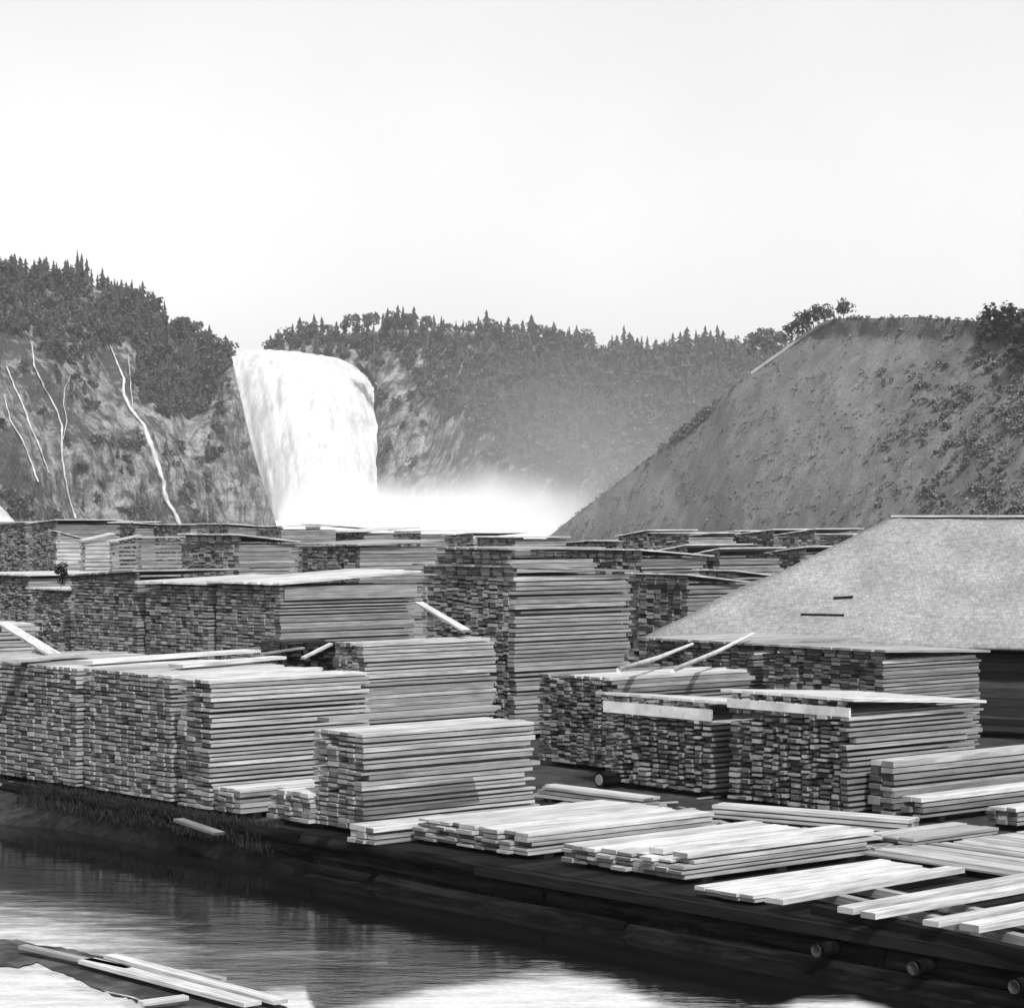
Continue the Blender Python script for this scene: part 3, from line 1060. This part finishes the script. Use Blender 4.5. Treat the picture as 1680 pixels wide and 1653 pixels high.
# further rows: one stack, one line
far = dict(pitch=.13, bw=.3, group=FARG)
for uc, vt, ul, ur, mt, rf, lab in (
        (93, 885, 88, 132, 'deal_new', ('front', .3), 'first of four bright narrow stacks, its roof raised at the outer end'),
        (139, 888, 134, 179, 'deal_new', ('back', .25), 'second of four bright narrow stacks, roof raised toward the waterfall side'),
        (185, 890, 181, 225, 'deal', ('back', .22), 'third of four narrow stacks, with a slim dark roof wedge'),
        (232, 885, 227, 298, 'deal_old', ('flat', .03), 'fourth and widest of the narrow stacks, plain grey')):
    stack(lab, uc, vt, ul, ur, Y=115 - uc * .03, mat=mt, roof=rf, pitch=.19, gap=(.04, .1), bw=.3, group=FARG)
stack('stack with a pale roof and a long black wedge, behind the pale roofed high stack', 392, 892, 303, 483, Y=78, mat='deal_old', roof=('front', .22), **far)
stack('long low grey stack behind the lined side of the high stack', 590, 897, 488, 716, Y=84, mat='deal_old', roof=('back', .12), roof_mat='roofing_old', **far)
stack('stack with a dark row of roof blocks just behind the tallest stack', 836, 917, 728, Y=68, L=3.4, mat='deal_old', roof=('flat', .22), roof_mat='roofing_old', **far)
stack('grey far stack at the photo edge under the cliff streams', 42, 859, -55, Y=134, L=4, mat='deal_old', roof=('flat', .02), **far)
stack('grey far stack under the twice bent cliff stream', 92, 861, 47, Y=129.5, L=4, mat='deal_old', roof=('near', .2), **far)
for uc, vt, ul, ur, Y, mt, rf, lab in (
        (172, 865, 97, 175, 140, 'deal_old', ('near', .25), 'far stack beneath the bare pale rock patch of the cliff'),
        (222, 866, 178, 250, 138, 'deal_old', ('front', .22), 'far stack with a black roof wedge just short of the brightest cliff stream'),
        (312, 863, 256, 318, 136, 'deal', ('flat', .03), 'far stack directly under the foot of the brightest cliff stream'),
        (374, 868, 322, 400, 131.5, 'deal_old', ('front', .22), 'far stack with a pale roof under the cliff edge by the falls'),
        (462, 868, 420, 500, 127, 'deal_old', ('flat', .1), 'far stack where the cliff edge meets the foot of the falls'),
        (524, 869, 500, 560, 131, 'deal', ('front', .22), 'far stack under the middle of the waterfall foot'),
        (598, 874, 545, 640, 129, 'deal_old', ('back', .2), 'far stack under the outer edge of the waterfall'),
        (690, 876, 645, 735, 127, 'deal_old', ('flat', .1), 'far stack in the mist just past the waterfall'),
        (776, 881, 730, 800, 125, 'deal', ('near', .15), 'far stack in the mist midway between waterfall and hillside'),
        (845, 884, 786, 848, 123, 'deal_old', ('flat', .02), 'last far stack before the open gap at the foot of the hillside'),
        (150, 857, 60, 168, 190, 'deal_old', ('flat', .05), 'remotest dark stack showing above the far row under the cliff')):
    stack(lab, uc, vt, ul, Y=Y, L=3.6, mat=mt, roof=rf, **far)
for uc, vt, ul, ur, Y, mt, rf, lab in (
        (1052, 916, 868, 1058, 82, 'deal_dark', ('front', .22), 'wide dark ended stack just behind the tallest stack, roof rising'),
        (1126, 911, 1064, 1130, 88, 'deal_dark', ('near', .3), 'dark stack with a raised roof edge beyond the small roofed stack'),
        (1180, 915, 1132, 1186, 85.5, 'deal_dark', ('near', .25), 'stack with a wedge roof midway along the row behind the shed'),
        (1258, 911, 1190, 1262, 92, 'deal_dark', ('flat', .05), 'flat roofed grey stack in the row running behind the shed hip'),
        (1322, 909, 1266, 1330, 89.5, 'deal_dark', ('near', .2), 'last stack of the row before it runs behind the shed roof'),
        (1128, 960, 1038, 1142, 71, 'deal_dark', ('front', .24), 'stack with a dark wedge roof at the low corner of the shed roof'),
        (1206, 952, 1146, 1250, 78, 'deal_dark', ('front', .24), 'small stack half hidden behind the slope of the shed roof')):
    stack(lab, uc, vt, ul, Y=Y, L=2.4 if Y < 80 else 3.2, mat=mt, roof=rf, **far)
for uc, vt, ul, Y, mt, rf, lab in (
        (958, 896, 886, 128, 'deal_old', ('near', .2), 'low far stack at the toe of the steep hillside'),
        (1012, 891, 963, 126, 'deal_old', ('flat', .05), 'far stack second from the toe of the steep hillside'),
        (1062, 882, 1014, 122, 'deal_dark', ('near', .3), 'far stack with a black roof gap below the hillside spur'),
        (1130, 880, 1066, 120, 'deal', ('flat', .1), 'pale topped far stack beneath the light patch of the hillside'),
        (1206, 881, 1134, 124, 'deal_dark', ('near', .25), 'far stack with a pale roof under the middle of the hillside'),
        (1270, 879, 1212, 122, 'deal_dark', ('near', .25), 'far stack with dark ends near where the shed roof begins'),
        (1338, 880, 1276, 119, 'deal', ('near', .3), 'far stack showing a bright roof edge above the shed slope'),
        (1398, 882, 1344, 116.5, 'deal_dark', ('flat', .1), 'last far stack touching the outline of the shed roof')):
    stack(lab, uc, vt, ul, Y=Y, L=3.4, mat=mt, roof=rf, **far)


# ------------------------------------------------------------------ piles and planks lying along the wharf
def along(label, p0, p1, W, H, name='lumber_pile', **kw):
    """a pile whose boards run from p0 to p1 (photo points on the wharf level), its long side facing the water"""
    a, b = PG(*p0), PG(*p1)
    d = b - a
    return stack_at(a, math.atan2(d[1], d[0]), float(np.linalg.norm(d)), W, H, label, name=name, **kw)


stack('grey two board pile between the crosswise planks and the walkway', 1500, 1374, 1424, 1640, vb=1391, name='lumber_pile', parts=True, mat='deal_old', top_mat='deal', group='flat board piles', pitch=.06, bw=.28, lift=.05)
along('narrow pile of planks lying crosswise behind the sawn sided stack', (878, 1312), (1052, 1334), .55, .3, mat='deal', parts=True, group='crosswise plank piles', pitch=.075, bw=.27, lift=.06)
along('long narrow pile of planks lying crosswise before the fascia roofed stacks', (1172, 1346), (1496, 1372), .42, .3, mat='deal', parts=True, group='crosswise plank piles', pitch=.075, bw=.2, lift=.06)
along('grey plank walkway running crosswise at the photo edge behind the loose planks', (1412, 1411), (1760, 1465), 5.4, .16, mat='deal', top_mat='deal', parts=True, pitch=.06, bw=.28, lift=.1, name='plank_walkway')


def plank(label, a, b, w, t, mat='deal_new', name='plank', group=None, cat='plank'):
    """one loose board between two world points, local x along it"""
    a, b = np.asarray(a, float), np.asarray(b, float)
    d = b - a
    L = float(np.linalg.norm(d))
    o = link_mesh(name, box_mesh(L, w, t), M[mat])
    o.location = [float(c) for c in a]
    o.rotation_euler = (0, -math.asin(d[2] / L), math.atan2(d[1], d[0]))
    return tag(o, label, cat, group)


LG = 'loose planks laid over the open wharf frame'
zt = .2
plank('loose thick plank lying beside the thinnest flat pile', PG(1285, 1484, zt - .07), PG(1583, 1431, zt - .07), .32, .07, group=LG)
plank('first of a close pair of loose planks on the open wharf frame', PG(1400, 1500, zt), PG(1720, 1441, zt), .26, .08, group=LG)
plank('second of a close pair of loose planks, its end nearer the water', PG(1436, 1508, zt), PG(1760, 1450, zt), .24, .08, group=LG)
plank('single loose plank beyond the close pair on the open frame', PG(1540, 1521, zt), PG(1790, 1475, zt), .25, .07, group=LG)
plank('outermost loose plank at the photo corner with a dark end', PG(1606, 1530, zt), PG(1820, 1490, zt), .30, .09, group=LG)
SL = 'dark sleepers under the loose planks'
for k, (p0, p1, lab) in enumerate((((1310, 1446), (1760, 1540), 'long dark sleeper nearest the walkway, crossing under the loose planks'),
                                   ((1290, 1464), (1720, 1562), 'middle dark sleeper crossing under the loose planks'),
                                   ((1330, 1499), (1700, 1578), 'outer dark sleeper under the plank ends at the wharf edge'))):
    plank(lab, PG(*p0, .0), PG(*p1, .0), .16, .125, mat='deal_old' if k < 2 else 'timber', name='sleeper_beam', group=SL, cat='beam')

for (u0, v0), (u1, v1), z, w, lab in (((152, 1089), (428, 1070), 2.44, .5, 'wide plank lying on top of the widest wharf stack'), ((300, 1095), (470, 1081), 2.45, .35, 'shorter plank lying across the top of the long pale sided stack'),
                                      ((30, 1086), (150, 1076), 2.44, .4, 'plank lying on top of the stack at the photo edge'), ((540, 1184), (822, 1163), 2.1, .3, 'grey plank lying raised on top of the clean sided stack')):
    a, b = PG(u0, v0, z), PG(u1, v1, z)
    plank(lab, a, b, w, .06, mat='deal_new' if z > 2.2 else 'deal')
for (u0, v0), (u1, v1), lab in (((1128, 1408), (1434, 1368), 'outer raised plank on the middle flat pile'), ((1088, 1401), (1396, 1363), 'inner raised plank on the middle flat pile')):
    plank(lab, PG(u0, v0, .37), PG(u1, v1, .37), .3, .075)
plank('white plank leaning from the photo edge stack down to the wharf stacks', P(-6, 1024, 56), P(78, 1076, 50), .3, .05, group=None)
plank('bright plank leaning off the lined side of the high pale roofed stack', P(680, 990, 58.5), P(758, 1036, 56.2), .22, .05)
plank('short pale board slanting in the dark gap behind the long pale stack', P(500, 1081, 50), P(546, 1058, 52), .08, .05)
plank('faint low board slanting in the dark gap between the stacks', P(432, 1074, 51), P(500, 1064, 53), .08, .04, mat='deal_old')
for p, q, lab in (((1015, 1098, 48), (1136, 1056, 56), 'shorter thin pole slanting up beside the tallest stack'),
                  ((1104, 1099, 48), (1236, 1039, 57), 'longer thin pole slanting up toward the shed roof')):
    mb = MB(); a, b = P(*p), P(*q); mb.tube([a, (a + b) / 2 + np.array((0, 0, -.04)), b], [.055, .05, .035], 8)
    o = mb.build('thin_pole', M['roofing'], None, True)
    tag(o, lab, 'pole', 'thin leaning poles')

OG = 'offcuts lying about the wharf deck'
for k in range(70):
    u = random.uniform(880, 1500); v = random.uniform(1312, 1350) + (u - 880) * .085 + random.uniform(-6, 12)
    if k > 40: u = random.uniform(885, 1175); v = random.uniform(1290, 1335) + (u - 885) * .06
    a = PG(u, v, .0); ang = random.choice([A_ANG, E_ANG]) + random.uniform(-.5, .5); ln = random.uniform(.25, 1.1)
    b = a + np.array((math.cos(ang), math.sin(ang), random.uniform(0, .02))) * ln
    plank('short grey offcut lying on the dark deck among the board piles', a, b, random.uniform(.06, .18), random.uniform(.02, .04), mat=random.choice(['deal', 'deal_old']), name='offcut', group=OG, cat='offcut')

# round log butt lying by the fascia roofed stack
lp = PG(983, 1292, 0)
lg = empty('cut_log', lp, A_ANG)
tag(lg, 'short dark log showing a round hollow end by the dark ended stack', 'log')
mb = MB(); mb.tube([(0, 0, .16), (.9, 0, .16)], [.16, .15], 14); mb.build('trunk', M['log'], lg, True)
mb = MB(); mb.tube([(-.012, 0, .16), (-.002, 0, .16)], [.11, .11], 14); mb.build('cut_face', M['deal_old'], lg)


# ------------------------------------------------------------------ wharf edge: deck, crib timbers, log ends
wh = empty('wharf', EDGE0, E_ANG)                       # local x along the edge coming nearer, y into the yard
tag(wh, 'dark timber wharf with stacked crib logs along the black water', 'wharf')
mb = MB()
x = 2.0
while x < 26:
    mb.box(x, x + .27, .05, 7.0, -.012, .0 - .002)
    x += .285
mb.build('deck', M['deck'], wh)
rw = random.Random(5)
for lvl, (z, r_, y) in enumerate(((-.10, .11, -.02), (-.34, .13, .06), (-.60, .13, -.05), (-.84, .13, .05), (-.22, .10, .1), (-.47, .1, .1))):
    x = -17.0 + rw.uniform(-1, 1) if lvl in (0, 1, 4, 5) else -3.0
    while x < 27:
        ln = rw.uniform(4.5, 8)
        mb = MB()
        pts = [(x + ln * q, y + rw.uniform(-.03, .03), z + rw.uniform(-.02, .02)) for q in (0, .25, .5, .75, 1)]
        mb.tube(pts, [r_ * rw.uniform(.9, 1.1) for _ in pts], 10)
        mb.build('crib_log', M['log'], wh, True)
        x += ln + rw.uniform(.03, .12)
for x in (14.75, 16.35, 17.9):
    mb = MB(); zq = -.30
    mb.tube([(x, -.30 - rw.uniform(0, .12), zq), (x, .7, zq)], [.095, .1], 12)
    o = mb.build('tie_log', M['log'], wh, True)
    mb = MB(); mb.tube([(x, -.45, zq), (x, -.44, zq)], [.085, .085], 12)
    e = mb.build('sawn_end', M['log_end'], o, True)
mb = MB(); mb.box(7.5, 26.5, -.16, .02, -.17, -.012); mb.build('edge_beam', M['timber'], wh)

# ------------------------------------------------------------------ shed with the big hip roof
el, er = np.array((3.28, 62.4)), np.array((12.5, 58.0))
sa = (er - el) / np.linalg.norm(er - el)
sang = math.atan2(sa[1], sa[0])
EZ, RZ, RUN, LEN = 2.12, 5.34, 5.4, 34.0
sh = empty('shed', (el[0], el[1], 0), sang)
tag(sh, 'long low shed with a huge grey shingled hip roof and dark walls', 'shed')
me_v = [(0, 0, EZ), (LEN, 0, EZ), (LEN, 2 * RUN, EZ), (0, 2 * RUN, EZ), (RUN * .99, RUN, RZ), (LEN - RUN, RUN, RZ)]


def roof_panel(name, pts, nx, ny, uax):
    """a roof plane as a gently uneven sheet with thickness; UV in metres"""
    a, b, c, d = [np.array(p, float) for p in pts]       # eave left, eave right, top right, top left
    V, UV = [], []
    nrm = np.cross(b - a, d - a); nrm /= np.linalg.norm(nrm)
    for j in range(ny + 1):
        t = j / ny
        l, r_ = a + (d - a) * t, b + (c - b) * t
        for i in range(nx + 1):
            p = l + (r_ - l) * i / nx
            edge = min(1, 4 * min(i / nx, 1 - i / nx)) if nx > 20 else 1
            p = p + nrm * (.09 * fbm(p[0] * .3, p[1] * .4, 4.0) + .02 * fbm(p[0] * 2, p[1] * 2, 1.0))
            V.append(p)
            q = p - a
            e1 = (b - a) / np.linalg.norm(b - a)
            UV.append((float(q @ e1), float(np.linalg.norm(q - (q @ e1) * e1))))
    n = nx + 1
    Fc = [(j * n + i, j * n + i + 1, (j + 1) * n + i + 1, (j + 1) * n + i) for j in range(ny) for i in range(nx)]
    me = mesh_arrays(name, np.array(V), np.array(Fc), True)
    uvl = me.uv_layers.new(name='UVMap')
    for lp_ in me.loops:
        uvl.data[lp_.index].uv = UV[lp_.vertex_index]
    o = link_mesh(name, me, M['shingles'], sh)
    s = o.modifiers.new('thick', 'SOLIDIFY'); s.thickness = .09; s.offset = -1
    return o


roof_panel('roof', (me_v[0], me_v[1], me_v[5], me_v[4]), 80, 20, 0)
roof_panel('roof', (me_v[2], me_v[3], me_v[4], me_v[5]), 80, 20, 0)
roof_panel('roof', (me_v[3], me_v[0], me_v[4], (me_v[4][0] + .001, me_v[4][1], me_v[4][2])), 20, 20, 0)
mb = MB(); mb.beam((RUN - .1, RUN, RZ + .02), (LEN - RUN, RUN, RZ + .02), .22, .05); mb.build('ridge_cap', M['roofing'], sh)
mb = MB()
x = .55
zl = -.02
k = 0
for z0, z1 in [(zl + .22 * i, zl + .22 * i + .212) for i in range(9)]:
    mb.box(.6, LEN - .6, .55, .60 + .012 * (k % 2), z0, z1); k += 1
mb.build('wall', M['shed_wall'], sh)
mb = MB()
for z0, z1 in [(zl + .22 * i, zl + .22 * i + .212) for i in range(9)]:
    mb.box(.6, .65, .62, 2 * RUN - .6, z0, z1)
    mb.box(LEN - .65, LEN - .6, .62, 2 * RUN - .6, z0, z1)
    mb.box(.66, LEN - .66, 2 * RUN - .6, 2 * RUN - .55, z0, z1)
mb.build('wall', M['shed_wall'], sh)
for x in np.arange(.75, LEN, 2.6):
    mb = MB(); mb.box(x - .08, x + .08, .36, .52, 0, EZ + .08); mb.build('post', M['timber'], sh)
mb = MB(); mb.box(.3, LEN - .3, -.9, .34, .28, .36); mb.build('loading_sill', M['timber'], sh)


def on_roof(xu, t, lift=.03):
    return np.array((xu, RUN * t, EZ + (RZ - EZ) * t + lift))


for x, t, ln, ang in ((4.15, .20, 1.15, 0.0), (4.8, .33, .5, .1)):
    a = on_roof(x, t, .05); b = on_roof(x + ln, t + ang * .1, .05)
    mb = MB(); mb.beam(a, b, .07, .05); mb.build('roof_cleat', M['timber'], sh)


# ------------------------------------------------------------------ heap, bushes
hp = P(0, 866, 190)
V, Fc = [], []
for i in range(13):
    for j in range(24):
        a = 2 * math.pi * j / 24
        r_ = 3.6 * i / 12
        z = 2.6 * max(0, 1 - (i / 12)) ** .8 + .2 * fbm(i * .4, j * .5, 2)
        V.append((r_ * math.cos(a) * 1.0, r_ * math.sin(a), z * 1.0))
for i in range(12):
    for j in range(24):
        Fc.append((i * 24 + j, (i + 1) * 24 + j, (i + 1) * 24 + (j + 1) % 24, i * 24 + (j + 1) % 24))
o = link_mesh('sawdust_heap', mesh_arrays('sawdust_heap', np.array(V), np.array(Fc), True), M['sawdust'])
o.location = (hp[0] - .4, hp[1], 4.0)
tag(o, 'pale rounded sawdust heap at the photo edge under the cliff', 'heap')
o.scale = (.62, .62, 1.0); o.location[2] = 4.0

tree('small_bush', P(100, 962, 66), 40 / F * 66, BRO_DARK[0], 'small dark bush standing between the lumber stacks', 'bush', None, .9)

# ------------------------------------------------------------------ grass on the bank, floating boards
def build_grass():
    V, T = [], []
    g = np.random.default_rng(4)
    ob = bpy.data.objects['ground']
    for i in range(15000):
        s = g.uniform(-26, 16)
        b = float(np.interp(s, BW_S, BW_B))
        q = g.random() ** 2.2 * (.34 if s < 2 else .95)
        if fbm(s * .5, q * b * .6, 33) < (-.35 if s < 2 else .15): continue
        if s > 2: continue
        p = EDGE0 + E_DIR * s + A_DIR * (.05 - b * q)
        z = bank_z(s, q, b)
        if z < WZ + .02: continue
        for k in range(5):
            h = g.uniform(.05, .2) * (1.0 if s < 2 else 1.0); w = g.uniform(.005, .011)
            a = g.random() * 6.28; d = np.array((math.cos(a), math.sin(a), 0))
            c = np.array((p[0] + g.normal() * .08, p[1] + g.normal() * .08, z - .02))
            lean = g.normal(size=3) * .25 * h; lean[2] = 0
            n = len(V)
            V += [c - d * w, c + d * w, c + lean * .4 + np.array((0, 0, h * .6)) + d * w * .6, c + lean + np.array((0, 0, h))]
            T += [(n, n + 1, n + 2), (n, n + 2, n + 3)]
    o = link_mesh('grass', mesh_arrays('grass', np.array(V), np.array(T)), M['grass'])
    tag(o, kind='stuff')


build_grass()


# boards stranded on the mud at the near corner of the water
outline = [(-60, 1538), (20, 1541), (60, 1548), (120, 1556), (180, 1572), (260, 1590), (330, 1607), (400, 1625), (470, 1652), (500, 1690), (330, 1690), (240, 1652), (215, 1636), (190, 1632), (150, 1618), (125, 1604), (100, 1594), (60, 1578), (30, 1586), (-60, 1580)]
pts = []
for (u0, v0), (u1, v1) in zip(outline, outline[1:] + outline[:1]):
    for k in range(6):
        t = k / 6
        pts.append((u0 + (u1 - u0) * t + 4 * fbm(u0 + k, v0, 1.1), v0 + (v1 - v0) * t + 3 * fbm(k * .7 + u0, v0 * .3, 2.2)))
V = [PG(u, v, WZ + .03 + .02 * fbm(u * .1, v * .2, 1)) for u, v in pts] + [PG(u, v, WZ - .3) for u, v in pts]
n = len(pts)
Fc = [list(range(n))[::-1]] + [[i, (i + 1) % n, n + (i + 1) % n, n + i] for i in range(n)]
o = link_mesh('mud_bar', mesh_arrays('mud_bar', np.array(V), Fc), M['sand_mud'])
tag(o, kind='structure')


def build_sky_reflection():
    """pale sky reflection painted over the water: solid along the near shore, thin streaks further out"""
    m, nt, b = new_mat('painted_sky_reflection')
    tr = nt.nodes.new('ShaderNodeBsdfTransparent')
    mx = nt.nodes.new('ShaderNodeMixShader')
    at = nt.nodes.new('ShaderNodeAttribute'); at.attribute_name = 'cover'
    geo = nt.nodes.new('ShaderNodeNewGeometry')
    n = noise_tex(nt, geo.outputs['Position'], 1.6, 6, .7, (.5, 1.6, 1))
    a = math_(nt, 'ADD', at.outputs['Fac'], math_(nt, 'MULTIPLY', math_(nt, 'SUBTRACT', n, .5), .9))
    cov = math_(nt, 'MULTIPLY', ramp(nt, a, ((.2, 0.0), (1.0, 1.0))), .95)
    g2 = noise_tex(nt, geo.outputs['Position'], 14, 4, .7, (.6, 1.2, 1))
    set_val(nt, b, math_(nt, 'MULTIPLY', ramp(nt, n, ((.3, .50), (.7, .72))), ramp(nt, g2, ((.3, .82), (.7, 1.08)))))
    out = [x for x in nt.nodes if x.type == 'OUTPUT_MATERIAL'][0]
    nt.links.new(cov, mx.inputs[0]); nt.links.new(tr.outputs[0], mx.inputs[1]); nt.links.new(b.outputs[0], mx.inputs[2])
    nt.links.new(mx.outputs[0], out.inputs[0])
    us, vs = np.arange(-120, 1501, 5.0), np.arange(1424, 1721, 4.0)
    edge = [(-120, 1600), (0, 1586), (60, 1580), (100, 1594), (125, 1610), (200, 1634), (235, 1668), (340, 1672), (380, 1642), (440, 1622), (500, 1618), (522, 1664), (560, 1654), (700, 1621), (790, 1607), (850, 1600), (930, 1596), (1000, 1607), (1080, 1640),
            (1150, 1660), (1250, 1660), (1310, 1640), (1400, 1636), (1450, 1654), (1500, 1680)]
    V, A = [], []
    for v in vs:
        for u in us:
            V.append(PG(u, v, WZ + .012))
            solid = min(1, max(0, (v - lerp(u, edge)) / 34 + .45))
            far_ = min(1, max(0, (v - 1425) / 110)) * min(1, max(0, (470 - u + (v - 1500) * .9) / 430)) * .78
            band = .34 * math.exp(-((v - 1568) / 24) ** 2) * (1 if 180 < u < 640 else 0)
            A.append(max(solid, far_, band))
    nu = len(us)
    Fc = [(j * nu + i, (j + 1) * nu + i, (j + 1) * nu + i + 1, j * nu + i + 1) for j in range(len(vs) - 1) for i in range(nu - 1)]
    me = mesh_arrays('painted_sky_reflection', np.array(V), np.array(Fc), True)
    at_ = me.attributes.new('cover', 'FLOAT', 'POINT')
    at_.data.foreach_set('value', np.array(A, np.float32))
    tag(link_mesh('painted_sky_reflection', me, m), kind='stuff')


build_sky_reflection()  # sheet of painted sky reflection lying on the water
FB = 'boards stranded at the water edge'
fz = WZ + .1
for p0, p1, w, mt, lab in (((30, 1556), (205, 1594), .14, 'deal', 'thin stranded board furthest from the photo corner'),
                           ((128, 1580), (400, 1652), .26, 'deal_new', 'widest pale stranded board lying over the mud'),
                           ((170, 1572), (450, 1648), .20, 'deal_new', 'pale stranded board along the outer rim of the mud'),
                           ((296, 1597), (362, 1610), .10, 'deal', 'short stray board lying just off the others'),
                           ((235, 1650), (310, 1640), .14, 'deal_new', 'short crosswise board at the ragged end of the mud')):
    a, b = PG(*p0, fz), PG(*p1, fz)
    plank(lab, a, b, w, .05, mat=mt, name='stranded_board', group=FB)
for u, v, ln, w, lab in ((30, 1290, 2.0, .4, 'broad grey board lying on the bank at the photo edge'), (318, 1357, 1.3, .2, 'pale board sliding down the grassy bank under the tall stacks')):
    a = PG(u - 34, v - (10 if u > 100 else 2), -.06); b = PG(u + 34, v + (13 if u > 100 else 8), -.14)
    plank(lab, a, b, w, .05, mat='deal_dark' if u > 100 else 'deal_old', name='stranded_board', group=FB)


# ------------------------------------------------------------------ mist over the foot of the falls, and the haze of the valley
def mist_box():
    x0, x1, y0, y1, z0, z1 = -104, 75, 770, 1045, -1.5, 42
    m = bpy.data.materials.new('spray_mist'); m.use_nodes = True
    nt = m.node_tree; nt.nodes.clear()
    out = nt.nodes.new('ShaderNodeOutputMaterial')
    pv = nt.nodes.new('ShaderNodeVolumePrincipled')
    pv.inputs['Color'].default_value = (1, 1, 1, 1)
    pv.inputs['Anisotropy'].default_value = .0
    geo = nt.nodes.new('ShaderNodeNewGeometry')
    s = nt.nodes.new('ShaderNodeSeparateXYZ'); nt.links.new(geo.outputs['Position'], s.inputs[0])
    x, y, z = s.outputs
    n = noise_tex(nt, geo.outputs['Position'], .035, 4, .6)
    n2 = noise_tex(nt, geo.outputs['Position'], .022, 5, .6, (1, .5, 1))
    zz = math_(nt, 'SUBTRACT', z, math_(nt, 'MULTIPLY', math_(nt, 'SUBTRACT', n2, .46), 38.0))
    hgt = ramp(nt, zz, ((0, 1.0), (27, 0.0)))
    hgt = math_(nt, 'MULTIPLY', math_(nt, 'POWER', hgt, 2.6), ramp(nt, z, ((26, 1.0), (41, 0.0))))
    ex = math_(nt, 'MULTIPLY', ramp(nt, math_(nt, 'MULTIPLY_ADD', y, .0995, x), ((0, 0.0), (7, 1.0))), ramp(nt, x, ((10, 1.0), (66, 0.0))))
    ey = math_(nt, 'MULTIPLY', ramp(nt, y, ((775, 0.0), (900, 1.0))), ramp(nt, y, ((1030, 1.0), (1044, 0.0))))
    d = math_(nt, 'MULTIPLY', math_(nt, 'MULTIPLY', hgt, math_(nt, 'MULTIPLY', ex, ey)), ramp(nt, n, ((.3, .15), (.7, 1.6))))
    nt.links.new(math_(nt, 'MULTIPLY', d, .035), pv.inputs['Density'])
    nt.links.new(pv.outputs[0], out.inputs['Volume'])
    mb = MB(); mb.box(x0, x1, y0, y1, z0, z1)
    o = mb.build('mist', m)
    tag(o, kind='stuff')


mist_box()


def drift_box():
    x0, x1, y0, y1, z0, z1 = -45, 120, 420, 880, -2, 75
    m = bpy.data.materials.new('drifting_spray'); m.use_nodes = True
    nt = m.node_tree; nt.nodes.clear()
    out = nt.nodes.new('ShaderNodeOutputMaterial')
    pv = nt.nodes.new('ShaderNodeVolumePrincipled')
    pv.inputs['Color'].default_value = (1, 1, 1, 1)
    geo = nt.nodes.new('ShaderNodeNewGeometry')
    s = nt.nodes.new('ShaderNodeSeparateXYZ'); nt.links.new(geo.outputs['Position'], s.inputs[0])
    x, y, z = s.outputs
    n = noise_tex(nt, geo.outputs['Position'], .018, 3, .5)
    ex = math_(nt, 'MULTIPLY', ramp(nt, x, ((-42, 0.0), (30, 1.0))), ramp(nt, x, ((50, 1.0), (115, 0.0))))
    ey = math_(nt, 'MULTIPLY', ramp(nt, y, ((422, 0.0), (500, 1.0))), ramp(nt, y, ((760, 1.0), (878, 0.0))))
    ez = ramp(nt, z, ((8, 1.0), (72, 0.0)))
    d = math_(nt, 'MULTIPLY', math_(nt, 'MULTIPLY', ez, math_(nt, 'MULTIPLY', ex, ey)), ramp(nt, n, ((.3, .45), (.7, 1.4))))
    nt.links.new(math_(nt, 'MULTIPLY', d, .0012), pv.inputs['Density'])
    nt.links.new(pv.outputs[0], out.inputs['Volume'])
    mb = MB(); mb.box(x0, x1, y0, y1, z0, z1)
    o = mb.build('drifting_mist', m)
    tag(o, kind='stuff')


drift_box()


def haze_box():
    m = bpy.data.materials.new('valley_haze'); m.use_nodes = True
    nt = m.node_tree; nt.nodes.clear()
    out = nt.nodes.new('ShaderNodeOutputMaterial')
    pv = nt.nodes.new('ShaderNodeVolumePrincipled')
    pv.inputs['Color'].default_value = (.95, .95, .95, 1)
    pv.inputs['Density'].default_value = .00011
    nt.links.new(pv.outputs[0], out.inputs['Volume'])
    mb = MB(); mb.box(-1500, 1500, -60, 1720, -12, 190)
    o = mb.build('haze', m)
    tag(o, kind='stuff')


haze_box()
